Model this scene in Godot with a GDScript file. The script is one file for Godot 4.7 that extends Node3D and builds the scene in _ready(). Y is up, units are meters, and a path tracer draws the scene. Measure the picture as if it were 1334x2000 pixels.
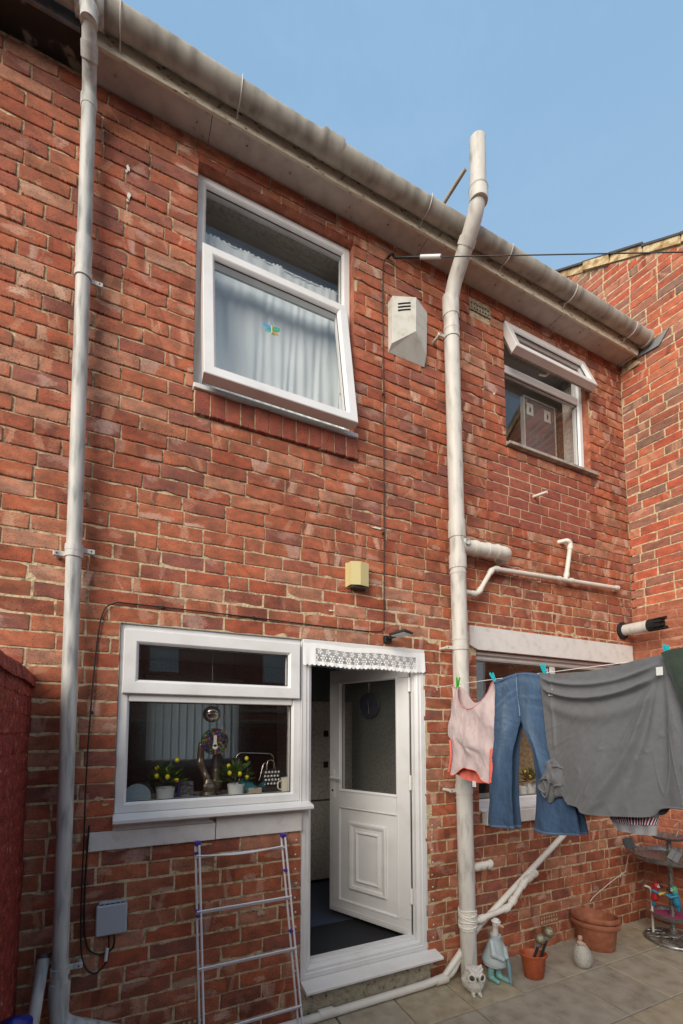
extends Node3D

var M := {}
var rng := RandomNumberGenerator.new()
const EYE := Vector3(-4.2995, 1.66, 2.6241)
const COURSE := 0.0825
const BASE := -0.0055

# ---------------------------------------------------------------- mesh builder
class MB:
	var v := PackedVector3Array()
	var n := PackedVector3Array()
	var uv := PackedVector2Array()
	var c := PackedColorArray()
	var ix := PackedInt32Array()
	var col := Color.WHITE
	var tinted := false
	func vert(p: Vector3, nn: Vector3, t := Vector2.ZERO) -> int:
		v.append(p)
		n.append(nn)
		uv.append(t)
		c.append(col)
		return v.size() - 1
	func tri(a: int, b: int, d: int) -> void:
		var g := (v[b] - v[a]).cross(v[d] - v[a])
		if g.length_squared() < 1e-18:
			return
		if g.dot(n[a] + n[b] + n[d]) >= 0.0:
			ix.append_array(PackedInt32Array([a, d, b]))
		else:
			ix.append_array(PackedInt32Array([a, b, d]))
	func quad(a: int, b: int, d: int, e: int) -> void:
		tri(a, b, d)
		tri(a, d, e)
	func flat(a: Vector3, b: Vector3, d: Vector3, e: Vector3, u := Vector2.ZERO, w := Vector2.ONE) -> void:
		var nn := (b - a).cross(d - a)
		if nn.length() < 1e-12:
			nn = (d - a).cross(e - a)
		nn = nn.normalized()
		quad(vert(a, nn, u), vert(b, nn, Vector2(w.x, u.y)), vert(d, nn, w), vert(e, nn, Vector2(u.x, w.y)))
	func mesh() -> ArrayMesh:
		var arr := []
		arr.resize(Mesh.ARRAY_MAX)
		arr[Mesh.ARRAY_VERTEX] = v
		arr[Mesh.ARRAY_NORMAL] = n
		arr[Mesh.ARRAY_TEX_UV] = uv
		if tinted:
			arr[Mesh.ARRAY_COLOR] = c
		arr[Mesh.ARRAY_INDEX] = ix
		var m := ArrayMesh.new()
		m.add_surface_from_arrays(Mesh.PRIMITIVE_TRIANGLES, arr)
		return m
	# chamfered box between two corners, placed by xf
	func box(a: Vector3, b: Vector3, bev := 0.002, xf := Transform3D.IDENTITY) -> MB:
		var lo := Vector3(minf(a.x, b.x), minf(a.y, b.y), minf(a.z, b.z))
		var hi := Vector3(maxf(a.x, b.x), maxf(a.y, b.y), maxf(a.z, b.z))
		var ce := (lo + hi) * 0.5
		var h := (hi - lo) * 0.5
		bev = minf(bev, minf(h.x, minf(h.y, h.z)) * 0.6)
		var id := {}
		for k in 8:
			var s := Vector3(1 if k & 1 else -1, 1 if k & 2 else -1, 1 if k & 4 else -1)
			for ax in 3:
				var p := h - Vector3(bev, bev, bev)
				p[ax] = h[ax]
				var nn := Vector3.ZERO
				nn[ax] = s[ax]
				id[k * 3 + ax] = vert(xf * (ce + p * s), (xf.basis * nn).normalized(), Vector2(p.x * s.x, p.y * s.y))
		for ax in 3:
			var b1 := 1 << ((ax + 1) % 3)
			var b2 := 1 << ((ax + 2) % 3)
			for sg in [0, 1 << ax]:
				quad(id[sg * 3 + ax], id[(sg | b1) * 3 + ax], id[(sg | b1 | b2) * 3 + ax], id[(sg | b2) * 3 + ax])
			# edges along ax
			var a1 := (ax + 1) % 3
			var a2 := (ax + 2) % 3
			for e in [0, b1, b2, b1 | b2]:
				quad(id[e * 3 + a1], id[(e | (1 << ax)) * 3 + a1], id[(e | (1 << ax)) * 3 + a2], id[e * 3 + a2])
		for k in 8:
			tri(id[k * 3], id[k * 3 + 1], id[k * 3 + 2])
		return self
	# swept round tube
	func tube(pts: Array, r, sides := 12, cap := true) -> MB:
		var np := pts.size()
		var t0: Vector3 = (pts[1] - pts[0]).normalized()
		var up := Vector3.UP if absf(t0.y) < 0.9 else Vector3.RIGHT
		var side := t0.cross(up).normalized()
		var prev := -1
		for i in np:
			var t: Vector3
			if i == 0:
				t = t0
			elif i == np - 1:
				t = (pts[i] - pts[i - 1]).normalized()
			else:
				t = ((pts[i + 1] - pts[i]).normalized() + (pts[i] - pts[i - 1]).normalized()).normalized()
			side = (side - t * side.dot(t)).normalized()
			var oth := t.cross(side)
			var rad: float = r[i] if r is Array else r
			var first := v.size()
			for k in sides + 1:
				var an := TAU * k / sides
				var d := side * cos(an) + oth * sin(an)
				vert(pts[i] + d * rad, d, Vector2(float(k) / sides, float(i)))
			if prev >= 0:
				for k in sides:
					quad(prev + k, prev + k + 1, first + k + 1, first + k)
			prev = first
			if cap and (i == 0 or i == np - 1):
				var cn: Vector3 = -t if i == 0 else t
				var cc := vert(pts[i], cn)
				var q := v.size()
				for k in sides + 1:
					var an2 := TAU * k / sides
					vert(pts[i] + (side * cos(an2) + oth * sin(an2)) * rad, cn)
				for k in sides:
					tri(cc, q + k, q + k + 1)
		return self
	# turned shape: profile of (radius, height); sharp corners split by themselves
	func lathe(pr: Array, xf := Transform3D.IDENTITY, seg := 24, arc := TAU) -> MB:
		var ns := []
		for i in pr.size() - 1:
			var d: Vector2 = pr[i + 1] - pr[i]
			ns.append(Vector2(d.y, -d.x).normalized())
		for i in pr.size() - 1:
			var na: Vector2 = ns[i]
			var nb: Vector2 = ns[i]
			if i > 0 and ns[i - 1].dot(ns[i]) > 0.6:
				na = (ns[i] + ns[i - 1]).normalized()
			if i < ns.size() - 1 and ns[i + 1].dot(ns[i]) > 0.6:
				nb = (ns[i] + ns[i + 1]).normalized()
			var f := v.size()
			for k in seg + 1:
				var an := arc * k / seg
				var d3 := Vector3(cos(an), 0, sin(an))
				vert(xf * (d3 * pr[i].x + Vector3(0, pr[i].y, 0)), (xf.basis * (d3 * na.x + Vector3(0, na.y, 0))).normalized(), Vector2(float(k) / seg, pr[i].y))
				vert(xf * (d3 * pr[i + 1].x + Vector3(0, pr[i + 1].y, 0)), (xf.basis * (d3 * nb.x + Vector3(0, nb.y, 0))).normalized(), Vector2(float(k) / seg, pr[i + 1].y))
			for k in seg:
				quad(f + 2 * k, f + 2 * k + 2, f + 2 * k + 3, f + 2 * k + 1)
		return self
	func ball(p: Vector3, r: Vector3, seg := 14, xf := Transform3D.IDENTITY) -> MB:
		var pr := []
		for i in seg / 2 + 1:
			var a := -PI / 2 + PI * i / (seg / 2)
			pr.append(Vector2(maxf(cos(a), 0.0), sin(a)))
		return lathe(pr, xf * Transform3D(Basis.from_scale(r), p), seg)
	# rectangular picture-frame moulding in the plane z: profile of (inset, z)
	func ring(x0: float, y0: float, x1: float, y1: float, pr: Array, xf := Transform3D.IDENTITY) -> MB:
		for i in pr.size() - 1:
			var a := []
			var b := []
			for q in [[pr[i], a], [pr[i + 1], b]]:
				var d: float = q[0].x
				var z: float = q[0].y
				for p in [Vector3(x0 + d, y0 + d, z), Vector3(x1 - d, y0 + d, z), Vector3(x1 - d, y1 - d, z), Vector3(x0 + d, y1 - d, z)]:
					q[1].append(xf * p)
			for k in 4:
				var k2 := (k + 1) % 4
				flat(a[k], a[k2], b[k2], b[k])
		return self
	# flat polygon (x, y) given thickness from z0 to z1
	func slab(poly: PackedVector2Array, z0: float, z1: float, xf := Transform3D.IDENTITY) -> MB:
		var t := Geometry2D.triangulate_polygon(poly)
		for zz in [z0, z1]:
			var nn := (xf.basis * Vector3(0, 0, 1 if zz == maxf(z0, z1) else -1)).normalized()
			var f := v.size()
			for p in poly:
				vert(xf * Vector3(p.x, p.y, zz), nn, p)
			for k in range(0, t.size(), 3):
				tri(f + t[k], f + t[k + 1], f + t[k + 2])
		var ccw := not Geometry2D.is_polygon_clockwise(poly)
		for k in poly.size():
			var p := poly[k]
			var q := poly[(k + 1) % poly.size()]
			var e := (q - p).normalized()
			var n2 := Vector2(e.y, -e.x) * (1.0 if ccw else -1.0)
			var nn := (xf.basis * Vector3(n2.x, n2.y, 0)).normalized()
			quad(vert(xf * Vector3(p.x, p.y, z0), nn), vert(xf * Vector3(q.x, q.y, z0), nn), vert(xf * Vector3(q.x, q.y, z1), nn), vert(xf * Vector3(p.x, p.y, z1), nn))
		return self
	# soft sheet: f.call(u, v) gives a point
	func sheet(nu: int, nv: int, f: Callable) -> MB:
		var s := v.size()
		var P := []
		for j in nv + 1:
			for i in nu + 1:
				P.append(f.call(float(i) / nu, float(j) / nv))
		for j in nv + 1:
			for i in nu + 1:
				var du: Vector3 = P[j * (nu + 1) + mini(i + 1, nu)] - P[j * (nu + 1) + maxi(i - 1, 0)]
				var dv: Vector3 = P[mini(j + 1, nv) * (nu + 1) + i] - P[maxi(j - 1, 0) * (nu + 1) + i]
				vert(P[j * (nu + 1) + i], du.cross(dv).normalized(), Vector2(float(i) / nu, float(j) / nv))
		for j in nv:
			for i in nu:
				var a := s + j * (nu + 1) + i
				quad(a, a + 1, a + nu + 2, a + nu + 1)
		return self
	# smooth union of tapered capsules [a, ra, b, rb, colour], meshed as surface nets
	func blob(prims: Array, k: float, cell: float) -> MB:
		tinted = true
		var lo := Vector3(1e9, 1e9, 1e9)
		var hi := -lo
		for p in prims:
			for e in [[p[0], p[1]], [p[2], p[3]]]:
				lo = lo.min(e[0] - Vector3.ONE * (e[1] + cell * 2))
				hi = hi.max(e[0] + Vector3.ONE * (e[1] + cell * 2))
		var nx := int((hi.x - lo.x) / cell) + 2
		var ny := int((hi.y - lo.y) / cell) + 2
		var nz := int((hi.z - lo.z) / cell) + 2
		var F := PackedFloat32Array()
		F.resize(nx * ny * nz)
		var q := 0
		for z in nz:
			for y in ny:
				for x in nx:
					F[q] = field(prims, k, lo + Vector3(x, y, z) * cell)
					q += 1
		var id := PackedInt32Array()
		id.resize(nx * ny * nz)
		id.fill(-1)
		var sx := 1
		var sy := nx
		var sz := nx * ny
		for z in nz - 1:
			for y in ny - 1:
				for x in nx - 1:
					var o := x + y * sy + z * sz
					var ins := 0
					for e in 8:
						if F[o + (e & 1) * sx + ((e >> 1) & 1) * sy + ((e >> 2) & 1) * sz] < 0.0:
							ins += 1
					if ins == 0 or ins == 8:
						continue
					var acc := Vector3.ZERO
					var cnt := 0
					for e in 8:
						for ax in 3:
							if e & (1 << ax):
								continue
							var e2: int = e | (1 << ax)
							var fa := F[o + (e & 1) * sx + ((e >> 1) & 1) * sy + ((e >> 2) & 1) * sz]
							var fb := F[o + (e2 & 1) * sx + ((e2 >> 1) & 1) * sy + ((e2 >> 2) & 1) * sz]
							if (fa < 0.0) != (fb < 0.0):
								var t := fa / (fa - fb)
								var pa := Vector3(e & 1, (e >> 1) & 1, (e >> 2) & 1)
								pa[ax] += t
								acc += pa
								cnt += 1
					var p := lo + (Vector3(x, y, z) + acc / cnt) * cell
					var h := cell * 0.5
					var g := Vector3(field(prims, k, p + Vector3(h, 0, 0)) - field(prims, k, p - Vector3(h, 0, 0)), field(prims, k, p + Vector3(0, h, 0)) - field(prims, k, p - Vector3(0, h, 0)), field(prims, k, p + Vector3(0, 0, h)) - field(prims, k, p - Vector3(0, 0, h)))
					var best := 1e9
					for pr in prims:
						var dd := one(pr, p)
						if dd < best:
							best = dd
							col = pr[4]
					id[o] = vert(p, g.normalized(), Vector2(p.x, p.y))
		for z in range(1, nz - 1):
			for y in range(1, ny - 1):
				for x in range(1, nx - 1):
					var o := x + y * sy + z * sz
					for ax in 3:
						var st: int = [sx, sy, sz][ax]
						var s1: int = [sy, sz, sx][ax]
						var s2: int = [sz, sx, sy][ax]
						if (F[o] < 0.0) != (F[o + st] < 0.0):
							if id[o] >= 0 and id[o - s1] >= 0 and id[o - s1 - s2] >= 0 and id[o - s2] >= 0:
								quad(id[o], id[o - s1], id[o - s1 - s2], id[o - s2])
		return self
	func one(p: Array, x: Vector3) -> float:
		var ab: Vector3 = p[2] - p[0]
		var t := 0.0
		var l := ab.length_squared()
		if l > 1e-12:
			t = clampf((x - p[0]).dot(ab) / l, 0.0, 1.0)
		return x.distance_to(p[0] + ab * t) - lerpf(p[1], p[3], t)
	func field(prims: Array, k: float, x: Vector3) -> float:
		var d := 1e9
		for p in prims:
			var e := one(p, x)
			var h := maxf(k - absf(d - e), 0.0) / k
			d = minf(d, e) - h * h * k * 0.25
		return d

# ---------------------------------------------------------------- nodes
func obj(called: String, mb, material: Material, parent: Node = self) -> MeshInstance3D:
	var o := MeshInstance3D.new()
	o.name = called
	o.mesh = mb.mesh() if mb is MB else mb
	o.material_override = material
	o.cast_shadow = GeometryInstance3D.SHADOW_CASTING_SETTING_ON
	if parent == self:
		o.name = numbered(called)
	parent.add_child(o, true)
	return o

var used := {}
func numbered(called: String) -> String:
	var k: int = used.get(called, 0)
	used[called] = k + 1
	return called if k == 0 else "%s_%03d" % [called, k]

func tag(o: Node, label: String, category: String, group := "") -> Node:
	o.set_meta("label", label)
	o.set_meta("category", category)
	if group:
		o.set_meta("group", group)
	return o

func thing(called: String, label: String, category: String, at := Vector3.ZERO, group := "") -> Node3D:
	var o := Node3D.new()
	o.name = numbered(called)
	add_child(o)
	o.position = at
	tag(o, label, category, group)
	return o

func part(called: String, parent: Node) -> Node3D:
	var o := Node3D.new()
	o.name = called
	parent.add_child(o, true)
	return o

func structure(o: Node) -> Node:
	o.set_meta("kind", "structure")
	return o

# rounds the corners of a polyline
func rounded(pts: Array, r: float, seg := 5) -> Array:
	var out := [pts[0]]
	for i in range(1, pts.size() - 1):
		var a: Vector3 = pts[i - 1] - pts[i]
		var b: Vector3 = pts[i + 1] - pts[i]
		var l := minf(r, minf(a.length(), b.length()) * 0.48)
		var p: Vector3 = pts[i] + a.normalized() * l
		var q: Vector3 = pts[i] + b.normalized() * l
		for k in seg + 1:
			var t := float(k) / seg
			out.append(p.lerp(pts[i], t).lerp(pts[i].lerp(q, t), t))
	out.append(pts[-1])
	return out

# smooth curve through points
func spline(pts: Array, seg := 6) -> Array:
	var out := []
	for i in pts.size() - 1:
		var a: Vector3 = pts[maxi(i - 1, 0)]
		var d: Vector3 = pts[mini(i + 2, pts.size() - 1)]
		for k in seg:
			out.append(pts[i].cubic_interpolate(pts[i + 1], a, d, float(k) / seg))
	out.append(pts[-1])
	return out

func poly_at(pts: Array, t: float) -> Vector2:
	var x := clampf(t, 0, 1) * (pts.size() - 1)
	var i := mini(int(x), pts.size() - 2)
	var a: Vector2 = pts[maxi(i - 1, 0)]
	var d: Vector2 = pts[mini(i + 2, pts.size() - 1)]
	return pts[i].cubic_interpolate(pts[i + 1], a, d, x - i)

func V2(flatlist: Array) -> Array:
	var o := []
	for i in range(0, flatlist.size(), 2):
		o.append(Vector2(flatlist[i], flatlist[i + 1]))
	return o

# ---------------------------------------------------------------- materials
func rgb8(r: int, g: int, b: int, a := 255) -> Color:
	return Color(r / 255.0, g / 255.0, b / 255.0, a / 255.0)

func noise(seed_: int, freq: float, octaves := 4, kind := FastNoiseLite.TYPE_SIMPLEX_SMOOTH) -> FastNoiseLite:
	var f := FastNoiseLite.new()
	f.seed = seed_
	f.noise_type = kind
	f.frequency = freq
	f.fractal_octaves = octaves
	return f

# seamless noise put through a colour ramp; stops are [offset, colour, ...]
func ramp(seed_: int, freq: float, stops: Array, size := 512, octaves := 4) -> ImageTexture:
	var im := noise(seed_, freq, octaves).get_seamless_image(size, size)
	im.convert(Image.FORMAT_L8)
	var src := im.get_data()
	var g := Gradient.new()
	var offs := PackedFloat32Array()
	var cols := PackedColorArray()
	for i in range(0, stops.size(), 2):
		offs.append(stops[i])
		cols.append(stops[i + 1])
	g.offsets = offs
	g.colors = cols
	var lut := PackedByteArray()
	for i in 256:
		var c := g.sample(i / 255.0)
		lut.append_array(PackedByteArray([c.r8, c.g8, c.b8]))
	var out := PackedByteArray()
	out.resize(src.size() * 3)
	for i in src.size():
		var k := src[i] * 3
		out[i * 3] = lut[k]
		out[i * 3 + 1] = lut[k + 1]
		out[i * 3 + 2] = lut[k + 2]
	return ImageTexture.create_from_image(Image.create_from_data(size, size, false, Image.FORMAT_RGB8, out))

func mat(called: String, color: Color, rough := 0.6, metal := 0.0, spec := 0.5) -> StandardMaterial3D:
	var m := StandardMaterial3D.new()
	m.resource_name = called
	m.albedo_color = color
	m.roughness = rough
	m.metallic = metal
	m.metallic_specular = spec
	M[called] = m
	return m

# grain: world-triplanar colour texture, times the base colour
func grain(m: StandardMaterial3D, tex: Texture2D, scale: float, stretch := Vector3.ONE) -> StandardMaterial3D:
	m.albedo_texture = tex
	m.uv1_triplanar = true
	m.uv1_world_triplanar = true
	m.uv1_scale = stretch * scale
	return m

func relief(m: StandardMaterial3D, tex: Texture2D, cm: float) -> StandardMaterial3D:
	m.heightmap_enabled = true
	m.heightmap_texture = tex
	m.heightmap_scale = cm
	return m

func detail(m: StandardMaterial3D, tex: Texture2D, scale: float) -> StandardMaterial3D:
	m.detail_enabled = true
	m.detail_albedo = tex
	m.detail_blend_mode = BaseMaterial3D.BLEND_MODE_MUL
	m.detail_uv_layer = BaseMaterial3D.DETAIL_UV_2
	m.uv2_triplanar = true
	m.uv2_world_triplanar = true
	m.uv2_scale = Vector3.ONE * scale
	return m

var banded := []
# computed faces of 128 bricks: colour and relief, 8 across and 16 down
func brick_faces(seed_: int, palette: Array, pale: Array, marks: float) -> Array:
	var W := 1024
	var nf := noise(seed_, 0.09, 4).get_image(W, W)
	var nm := noise(seed_ + 1, 0.018, 3).get_image(W, W)
	var np := noise(seed_ + 2, 0.16, 2).get_image(W, W)
	for im in [nf, nm, np]:
		im.convert(Image.FORMAT_L8)
	var f := nf.get_data()
	var md := nm.get_data()
	var pt := np.get_data()
	var out := PackedByteArray()
	out.resize(W * W * 3)
	var hgt := PackedByteArray()
	hgt.resize(W * W)
	var r := RandomNumberGenerator.new()
	r.seed = seed_
	banded = []
	for cell in 128:
		var ox := (cell % 8) * 128
		var oy := (cell / 8) * 64
		var b: Color = palette[r.randi() % palette.size()]
		var p: Color = pale[r.randi() % pale.size()]
		var dark := Color(b.r * 0.62, b.g * 0.6, b.b * 0.66)
		var bands := []
		if r.randf() < marks:
			for k in 1 + r.randi() % 3:
				bands.append([r.randf(), r.randf_range(0.03, 0.13), r.randf_range(-0.35, 0.35) if r.randf() < 0.8 else r.randf_range(-1.0, 1.0), r.randf_range(0.35, 0.9), r.randf() < 0.25])
		if bands.size() > 0: banded.append(cell)
		var bl := r.randf() < 0.48
		var bx := r.randf()
		var by := r.randf()
		var brx := r.randf_range(0.08, 0.45)
		var bry := r.randf_range(0.2, 0.6)
		var bla := r.randf_range(0.25, 0.8)
		var sootx := r.randf()
		var soota := r.randf_range(0.0, 1.0)
		var speck := r.randi_range(88, 112)
		for y in 64:
			var ty := y / 63.0
			var row := (oy + y) * W + ox
			var edge := maxf(0.0, 1.0 - minf(ty, 1.0 - ty) * 9.0)
			for x in 128:
				var i := row + x
				var tx := x / 127.0
				var fn := f[i] / 127.5 - 1.0
				var mn := md[i] / 127.5 - 1.0
				var g := 1.0 + 0.07 * fn + 0.16 * mn
				var cr := b.r * g
				var cg := b.g * (g - 0.05 * mn)
				var cb := b.b * (g - 0.08 * mn)
				for bd in bands:
					var d: float = bd[1] - absf(tx + bd[2] * (ty - 0.5) * 0.3 + 0.03 * mn + 0.015 * fn - bd[0])
					if d > 0.0:
						var t := minf(d * 24.0, 1.0) * float(bd[3]) * (0.85 + 0.3 * fn)
						var q: Color = dark if bd[4] else p
						cr = lerpf(cr, q.r, t)
						cg = lerpf(cg, q.g, t)
						cb = lerpf(cb, q.b, t)
				if bl:
					var dx := (tx - bx) / brx
					var dy := (ty - by) / bry
					var d2 := 1.0 - dx * dx - dy * dy + mn * 0.9 + fn * 0.5
					if d2 > 0.0:
						var t2 := minf(d2 * 1.2, 1.0) * bla
						cr = lerpf(cr, p.r * 0.96, t2)
						cg = lerpf(cg, p.g * 0.98, t2)
						cb = lerpf(cb, p.b, t2)
				var h := 150.0 + 30.0 * fn + 30.0 * mn
				var sp := pt[i]
				if sp < speck - 52 or (edge > 0.3 and sp < 54 + 36 * edge and soota > 0.55):
					cr *= 0.42
					cg *= 0.45
					cb *= 0.5
					h -= 70.0
				elif sp > 224:
					cr = lerpf(cr, 0.82, 0.35)
					cg = lerpf(cg, 0.72, 0.35)
					cb = lerpf(cb, 0.62, 0.35)
				out[i * 3] = int(clampf(cr, 0, 1) * 255)
				out[i * 3 + 1] = int(clampf(cg, 0, 1) * 255)
				out[i * 3 + 2] = int(clampf(cb, 0, 1) * 255)
				hgt[i] = int(clampf(h, 0, 255))
	var a := ImageTexture.create_from_image(Image.create_from_data(W, W, false, Image.FORMAT_RGB8, out))
	var hh := ImageTexture.create_from_image(Image.create_from_data(W, W, false, Image.FORMAT_L8, hgt))
	return [a, hh]

func make_materials() -> void:
	var fine := ramp(5, 0.05, [0.0, Color(0.75, 0.75, 0.75), 0.5, Color(0.92, 0.92, 0.92), 1.0, Color(1, 1, 1)])
	var bumps := ramp(6, 0.06, [0.0, Color.BLACK, 1.0, Color.WHITE], 512, 5)
	M["bumps"] = bumps
	var coarse := ramp(7, 0.012, [0.0, Color(0.76, 0.73, 0.71), 0.35, Color(0.92, 0.91, 0.9), 0.6, Color(1, 1, 1), 1.0, Color(1, 1, 1)], 512, 5)
	M["cloudy"] = ramp(39, 0.02, [0.0, Color(0.8, 0.79, 0.76), 0.4, Color(0.95, 0.95, 0.94), 1.0, Color(1, 1, 1)], 256, 4)
	# brick
	var fa := brick_faces(11, [rgb8(170, 101, 73), rgb8(165, 95, 68), rgb8(157, 90, 67), rgb8(151, 88, 70), rgb8(174, 109, 80), rgb8(142, 87, 73), rgb8(177, 123, 99), rgb8(162, 87, 62), rgb8(163, 98, 73), rgb8(171, 97, 67)], [rgb8(204, 156, 128), rgb8(200, 166, 148), rgb8(196, 138, 108), rgb8(188, 152, 138), rgb8(216, 184, 164)], 0.4)
	var keep := banded
	M["banded"] = keep
	var m := mat("brick", Color.WHITE, 0.88)
	m.albedo_texture = fa[0]
	m.vertex_color_use_as_albedo = true
	relief(m, fa[1], 0.16)
	detail(m, coarse, 0.45)
	var fb := brick_faces(29, [rgb8(182, 98, 72), rgb8(174, 90, 68), rgb8(190, 106, 76), rgb8(166, 98, 78), rgb8(150, 102, 86), rgb8(172, 112, 92), rgb8(180, 94, 70), rgb8(140, 106, 92), rgb8(186, 114, 86)], [rgb8(198, 152, 124), rgb8(184, 140, 112), rgb8(150, 112, 96)], 0.35)
	m = mat("side_brick", Color.WHITE, 0.88)
	m.albedo_texture = fb[0]
	m.vertex_color_use_as_albedo = true
	relief(m, fb[1], 0.25)
	var fc := brick_faces(47, [rgb8(150, 82, 64), rgb8(144, 77, 61), rgb8(154, 86, 68), rgb8(140, 76, 62)], [rgb8(150, 84, 72), rgb8(140, 72, 62)], 0.1)
	m = mat("new_brick", Color.WHITE, 0.85)
	m.albedo_texture = fc[0]
	m.vertex_color_use_as_albedo = true
	relief(m, fc[1], 0.15)
	var mort := ramp(13, 0.03, [0.0, rgb8(96, 86, 72), 0.22, rgb8(156, 140, 114), 0.45, rgb8(192, 173, 140), 1.0, rgb8(208, 191, 160)], 512, 5)
	relief(grain(mat("mortar", Color.WHITE, 0.95), mort, 1.3), bumps, 0.4)
	var morts := ramp(14, 0.03, [0.0, rgb8(120, 104, 82), 0.3, rgb8(176, 158, 124), 0.6, rgb8(202, 186, 152), 1.0, rgb8(214, 200, 168)], 512, 5)
	relief(grain(mat("side_mortar", Color.WHITE, 0.95), morts, 1.3), bumps, 0.4)
	var mortw := ramp(15, 0.03, [0.0, rgb8(140, 118, 98), 0.4, rgb8(178, 156, 130), 1.0, rgb8(196, 176, 150)], 256, 5)
	relief(grain(mat("new_mortar", Color.WHITE, 0.95), mortw, 1.3), bumps, 0.3)
	var redp := ramp(16, 0.02, [0.0, rgb8(70, 24, 20), 0.25, rgb8(112, 36, 28), 0.5, rgb8(134, 46, 35), 0.75, rgb8(150, 60, 46), 0.83, rgb8(160, 84, 66), 0.9, rgb8(186, 150, 134), 1.0, rgb8(200, 176, 160)], 512, 5)
	relief(grain(mat("red_paint", Color.WHITE, 0.7), redp, 1.7), bumps, 0.9)
	relief(grain(mat("wash_mortar", Color.WHITE, 0.95), ramp(12, 0.02, [0.0, rgb8(138, 92, 72), 0.4, rgb8(176, 126, 100), 1.0, rgb8(194, 152, 126)], 256, 5), 1.0), bumps, 0.4)
	var terra := ramp(17, 0.02, [0.0, rgb8(122, 74, 58), 0.3, rgb8(152, 90, 68), 0.7, rgb8(168, 104, 80), 1.0, rgb8(180, 130, 106)], 512, 5)
	relief(grain(mat("wall_wash", Color.WHITE, 0.9), terra, 1.0), bumps, 0.4)
	M.wall_wash.vertex_color_use_as_albedo = true
	# plastics and paints
	var upvc := ramp(18, 0.02, [0.0, rgb8(208, 208, 206), 0.4, rgb8(218, 219, 219), 1.0, rgb8(224, 225, 226)], 256, 4)
	grain(mat("upvc", Color.WHITE, 0.32), upvc, 0.8)
	var pipes := ramp(19, 0.014, [0.0, rgb8(136, 135, 130), 0.24, rgb8(176, 174, 168), 0.44, rgb8(198, 196, 190), 1.0, rgb8(207, 205, 199)], 512, 5)
	relief(grain(mat("pipe_cream", Color.WHITE, 0.5), pipes, 1.0, Vector3(2.2, 0.5, 2.2)), bumps, 0.015)
	var pipeg := ramp(20, 0.014, [0.0, rgb8(104, 108, 110), 0.3, rgb8(160, 162, 160), 0.5, rgb8(190, 190, 186), 1.0, rgb8(206, 205, 200)], 512, 5)
	relief(grain(mat("pipe_grey", Color.WHITE, 0.5), pipeg, 1.0, Vector3(3.0, 0.45, 3.0)), bumps, 0.015)
	grain(mat("pipe_white", rgb8(222, 220, 213), 0.4), ramp(38, 0.02, [0.0, Color(0.9, 0.89, 0.87), 0.4, Color(0.97, 0.97, 0.96), 1.0, Color(1, 1, 1)], 256, 3), 1.0)
	var gut := ramp(21, 0.012, [0.0, rgb8(116, 112, 104), 0.25, rgb8(140, 136, 127), 0.45, rgb8(158, 154, 145), 0.7, rgb8(170, 166, 156), 1.0, rgb8(178, 174, 164)], 512, 5)
	relief(grain(mat("gutter", Color.WHITE, 0.7), gut, 1.0, Vector3(1.3, 0.9, 0.9)), bumps, 0.06)
	var peel := ramp(22, 0.02, [0.0, rgb8(66, 58, 50), 0.17, rgb8(96, 86, 74), 0.21, rgb8(164, 152, 128), 0.3, rgb8(204, 196, 176), 0.7, rgb8(216, 209, 190), 1.0, rgb8(220, 214, 196)], 512, 5)
	relief(grain(mat("fascia", Color.WHITE, 0.7), peel, 1.6, Vector3(0.8, 2.0, 2.0)), bumps, 0.15)
	var soff := ramp(23, 0.016, [0.0, rgb8(66, 56, 50), 0.1, rgb8(120, 108, 100), 0.15, rgb8(182, 175, 167), 0.6, rgb8(196, 189, 181), 1.0, rgb8(202, 196, 188)], 512, 5)
	grain(mat("soffit", Color.WHITE, 0.8), soff, 1.0)
	var dk := ramp(24, 0.02, [0.0, rgb8(20, 18, 17), 0.7, rgb8(36, 33, 31), 0.8, rgb8(120, 112, 104), 1.0, rgb8(140, 130, 120)], 256, 5)
	grain(mat("dark_board", Color.WHITE, 0.6), dk, 1.1)
	var dkf := ramp(25, 0.02, [0.0, rgb8(110, 70, 50), 0.22, rgb8(130, 110, 95), 0.3, rgb8(86, 92, 98), 1.0, rgb8(112, 118, 124)], 256, 5)
	grain(mat("grey_board", Color.WHITE, 0.55), dkf, 1.4)
	var whm := ramp(26, 0.02, [0.0, rgb8(190, 187, 184), 0.2, rgb8(204, 202, 199), 0.35, rgb8(210, 208, 206), 1.0, rgb8(216, 215, 213)], 512, 5)
	relief(grain(mat("white_masonry", Color.WHITE, 0.75), whm, 0.9), bumps, 0.1)
	var rend := ramp(27, 0.022, [0.0, rgb8(50, 44, 38), 0.2, rgb8(78, 70, 60), 0.24, rgb8(142, 134, 116), 0.6, rgb8(164, 156, 136), 1.0, rgb8(176, 168, 150)], 512, 5)
	relief(grain(mat("render", Color.WHITE, 0.9), rend, 1.5), bumps, 0.4)
	var slab := ramp(28, 0.014, [0.0, rgb8(146, 138, 122), 0.3, rgb8(167, 159, 141), 0.6, rgb8(178, 170, 152), 1.0, rgb8(188, 181, 164)], 512, 5)
	for k in 3:
		relief(detail(grain(mat("paving_%d" % k, [Color(1, 1, 1), Color(0.94, 0.94, 0.95), Color(1.0, 0.98, 0.94)][k], 0.85), slab, 0.8 + 0.13 * k), fine, 6.0), bumps, 0.12)
	grain(mat("joint_sand", rgb8(66, 58, 48), 0.95), fine, 3.0)
	grain(mat("asphalt", rgb8(74, 72, 70), 0.95), fine, 1.0)
	relief(grain(mat("brick_dark", rgb8(170, 110, 92), 0.9), coarse, 0.5), bumps, 0.3)
	mat("slate", rgb8(70, 68, 70), 0.6)
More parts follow.
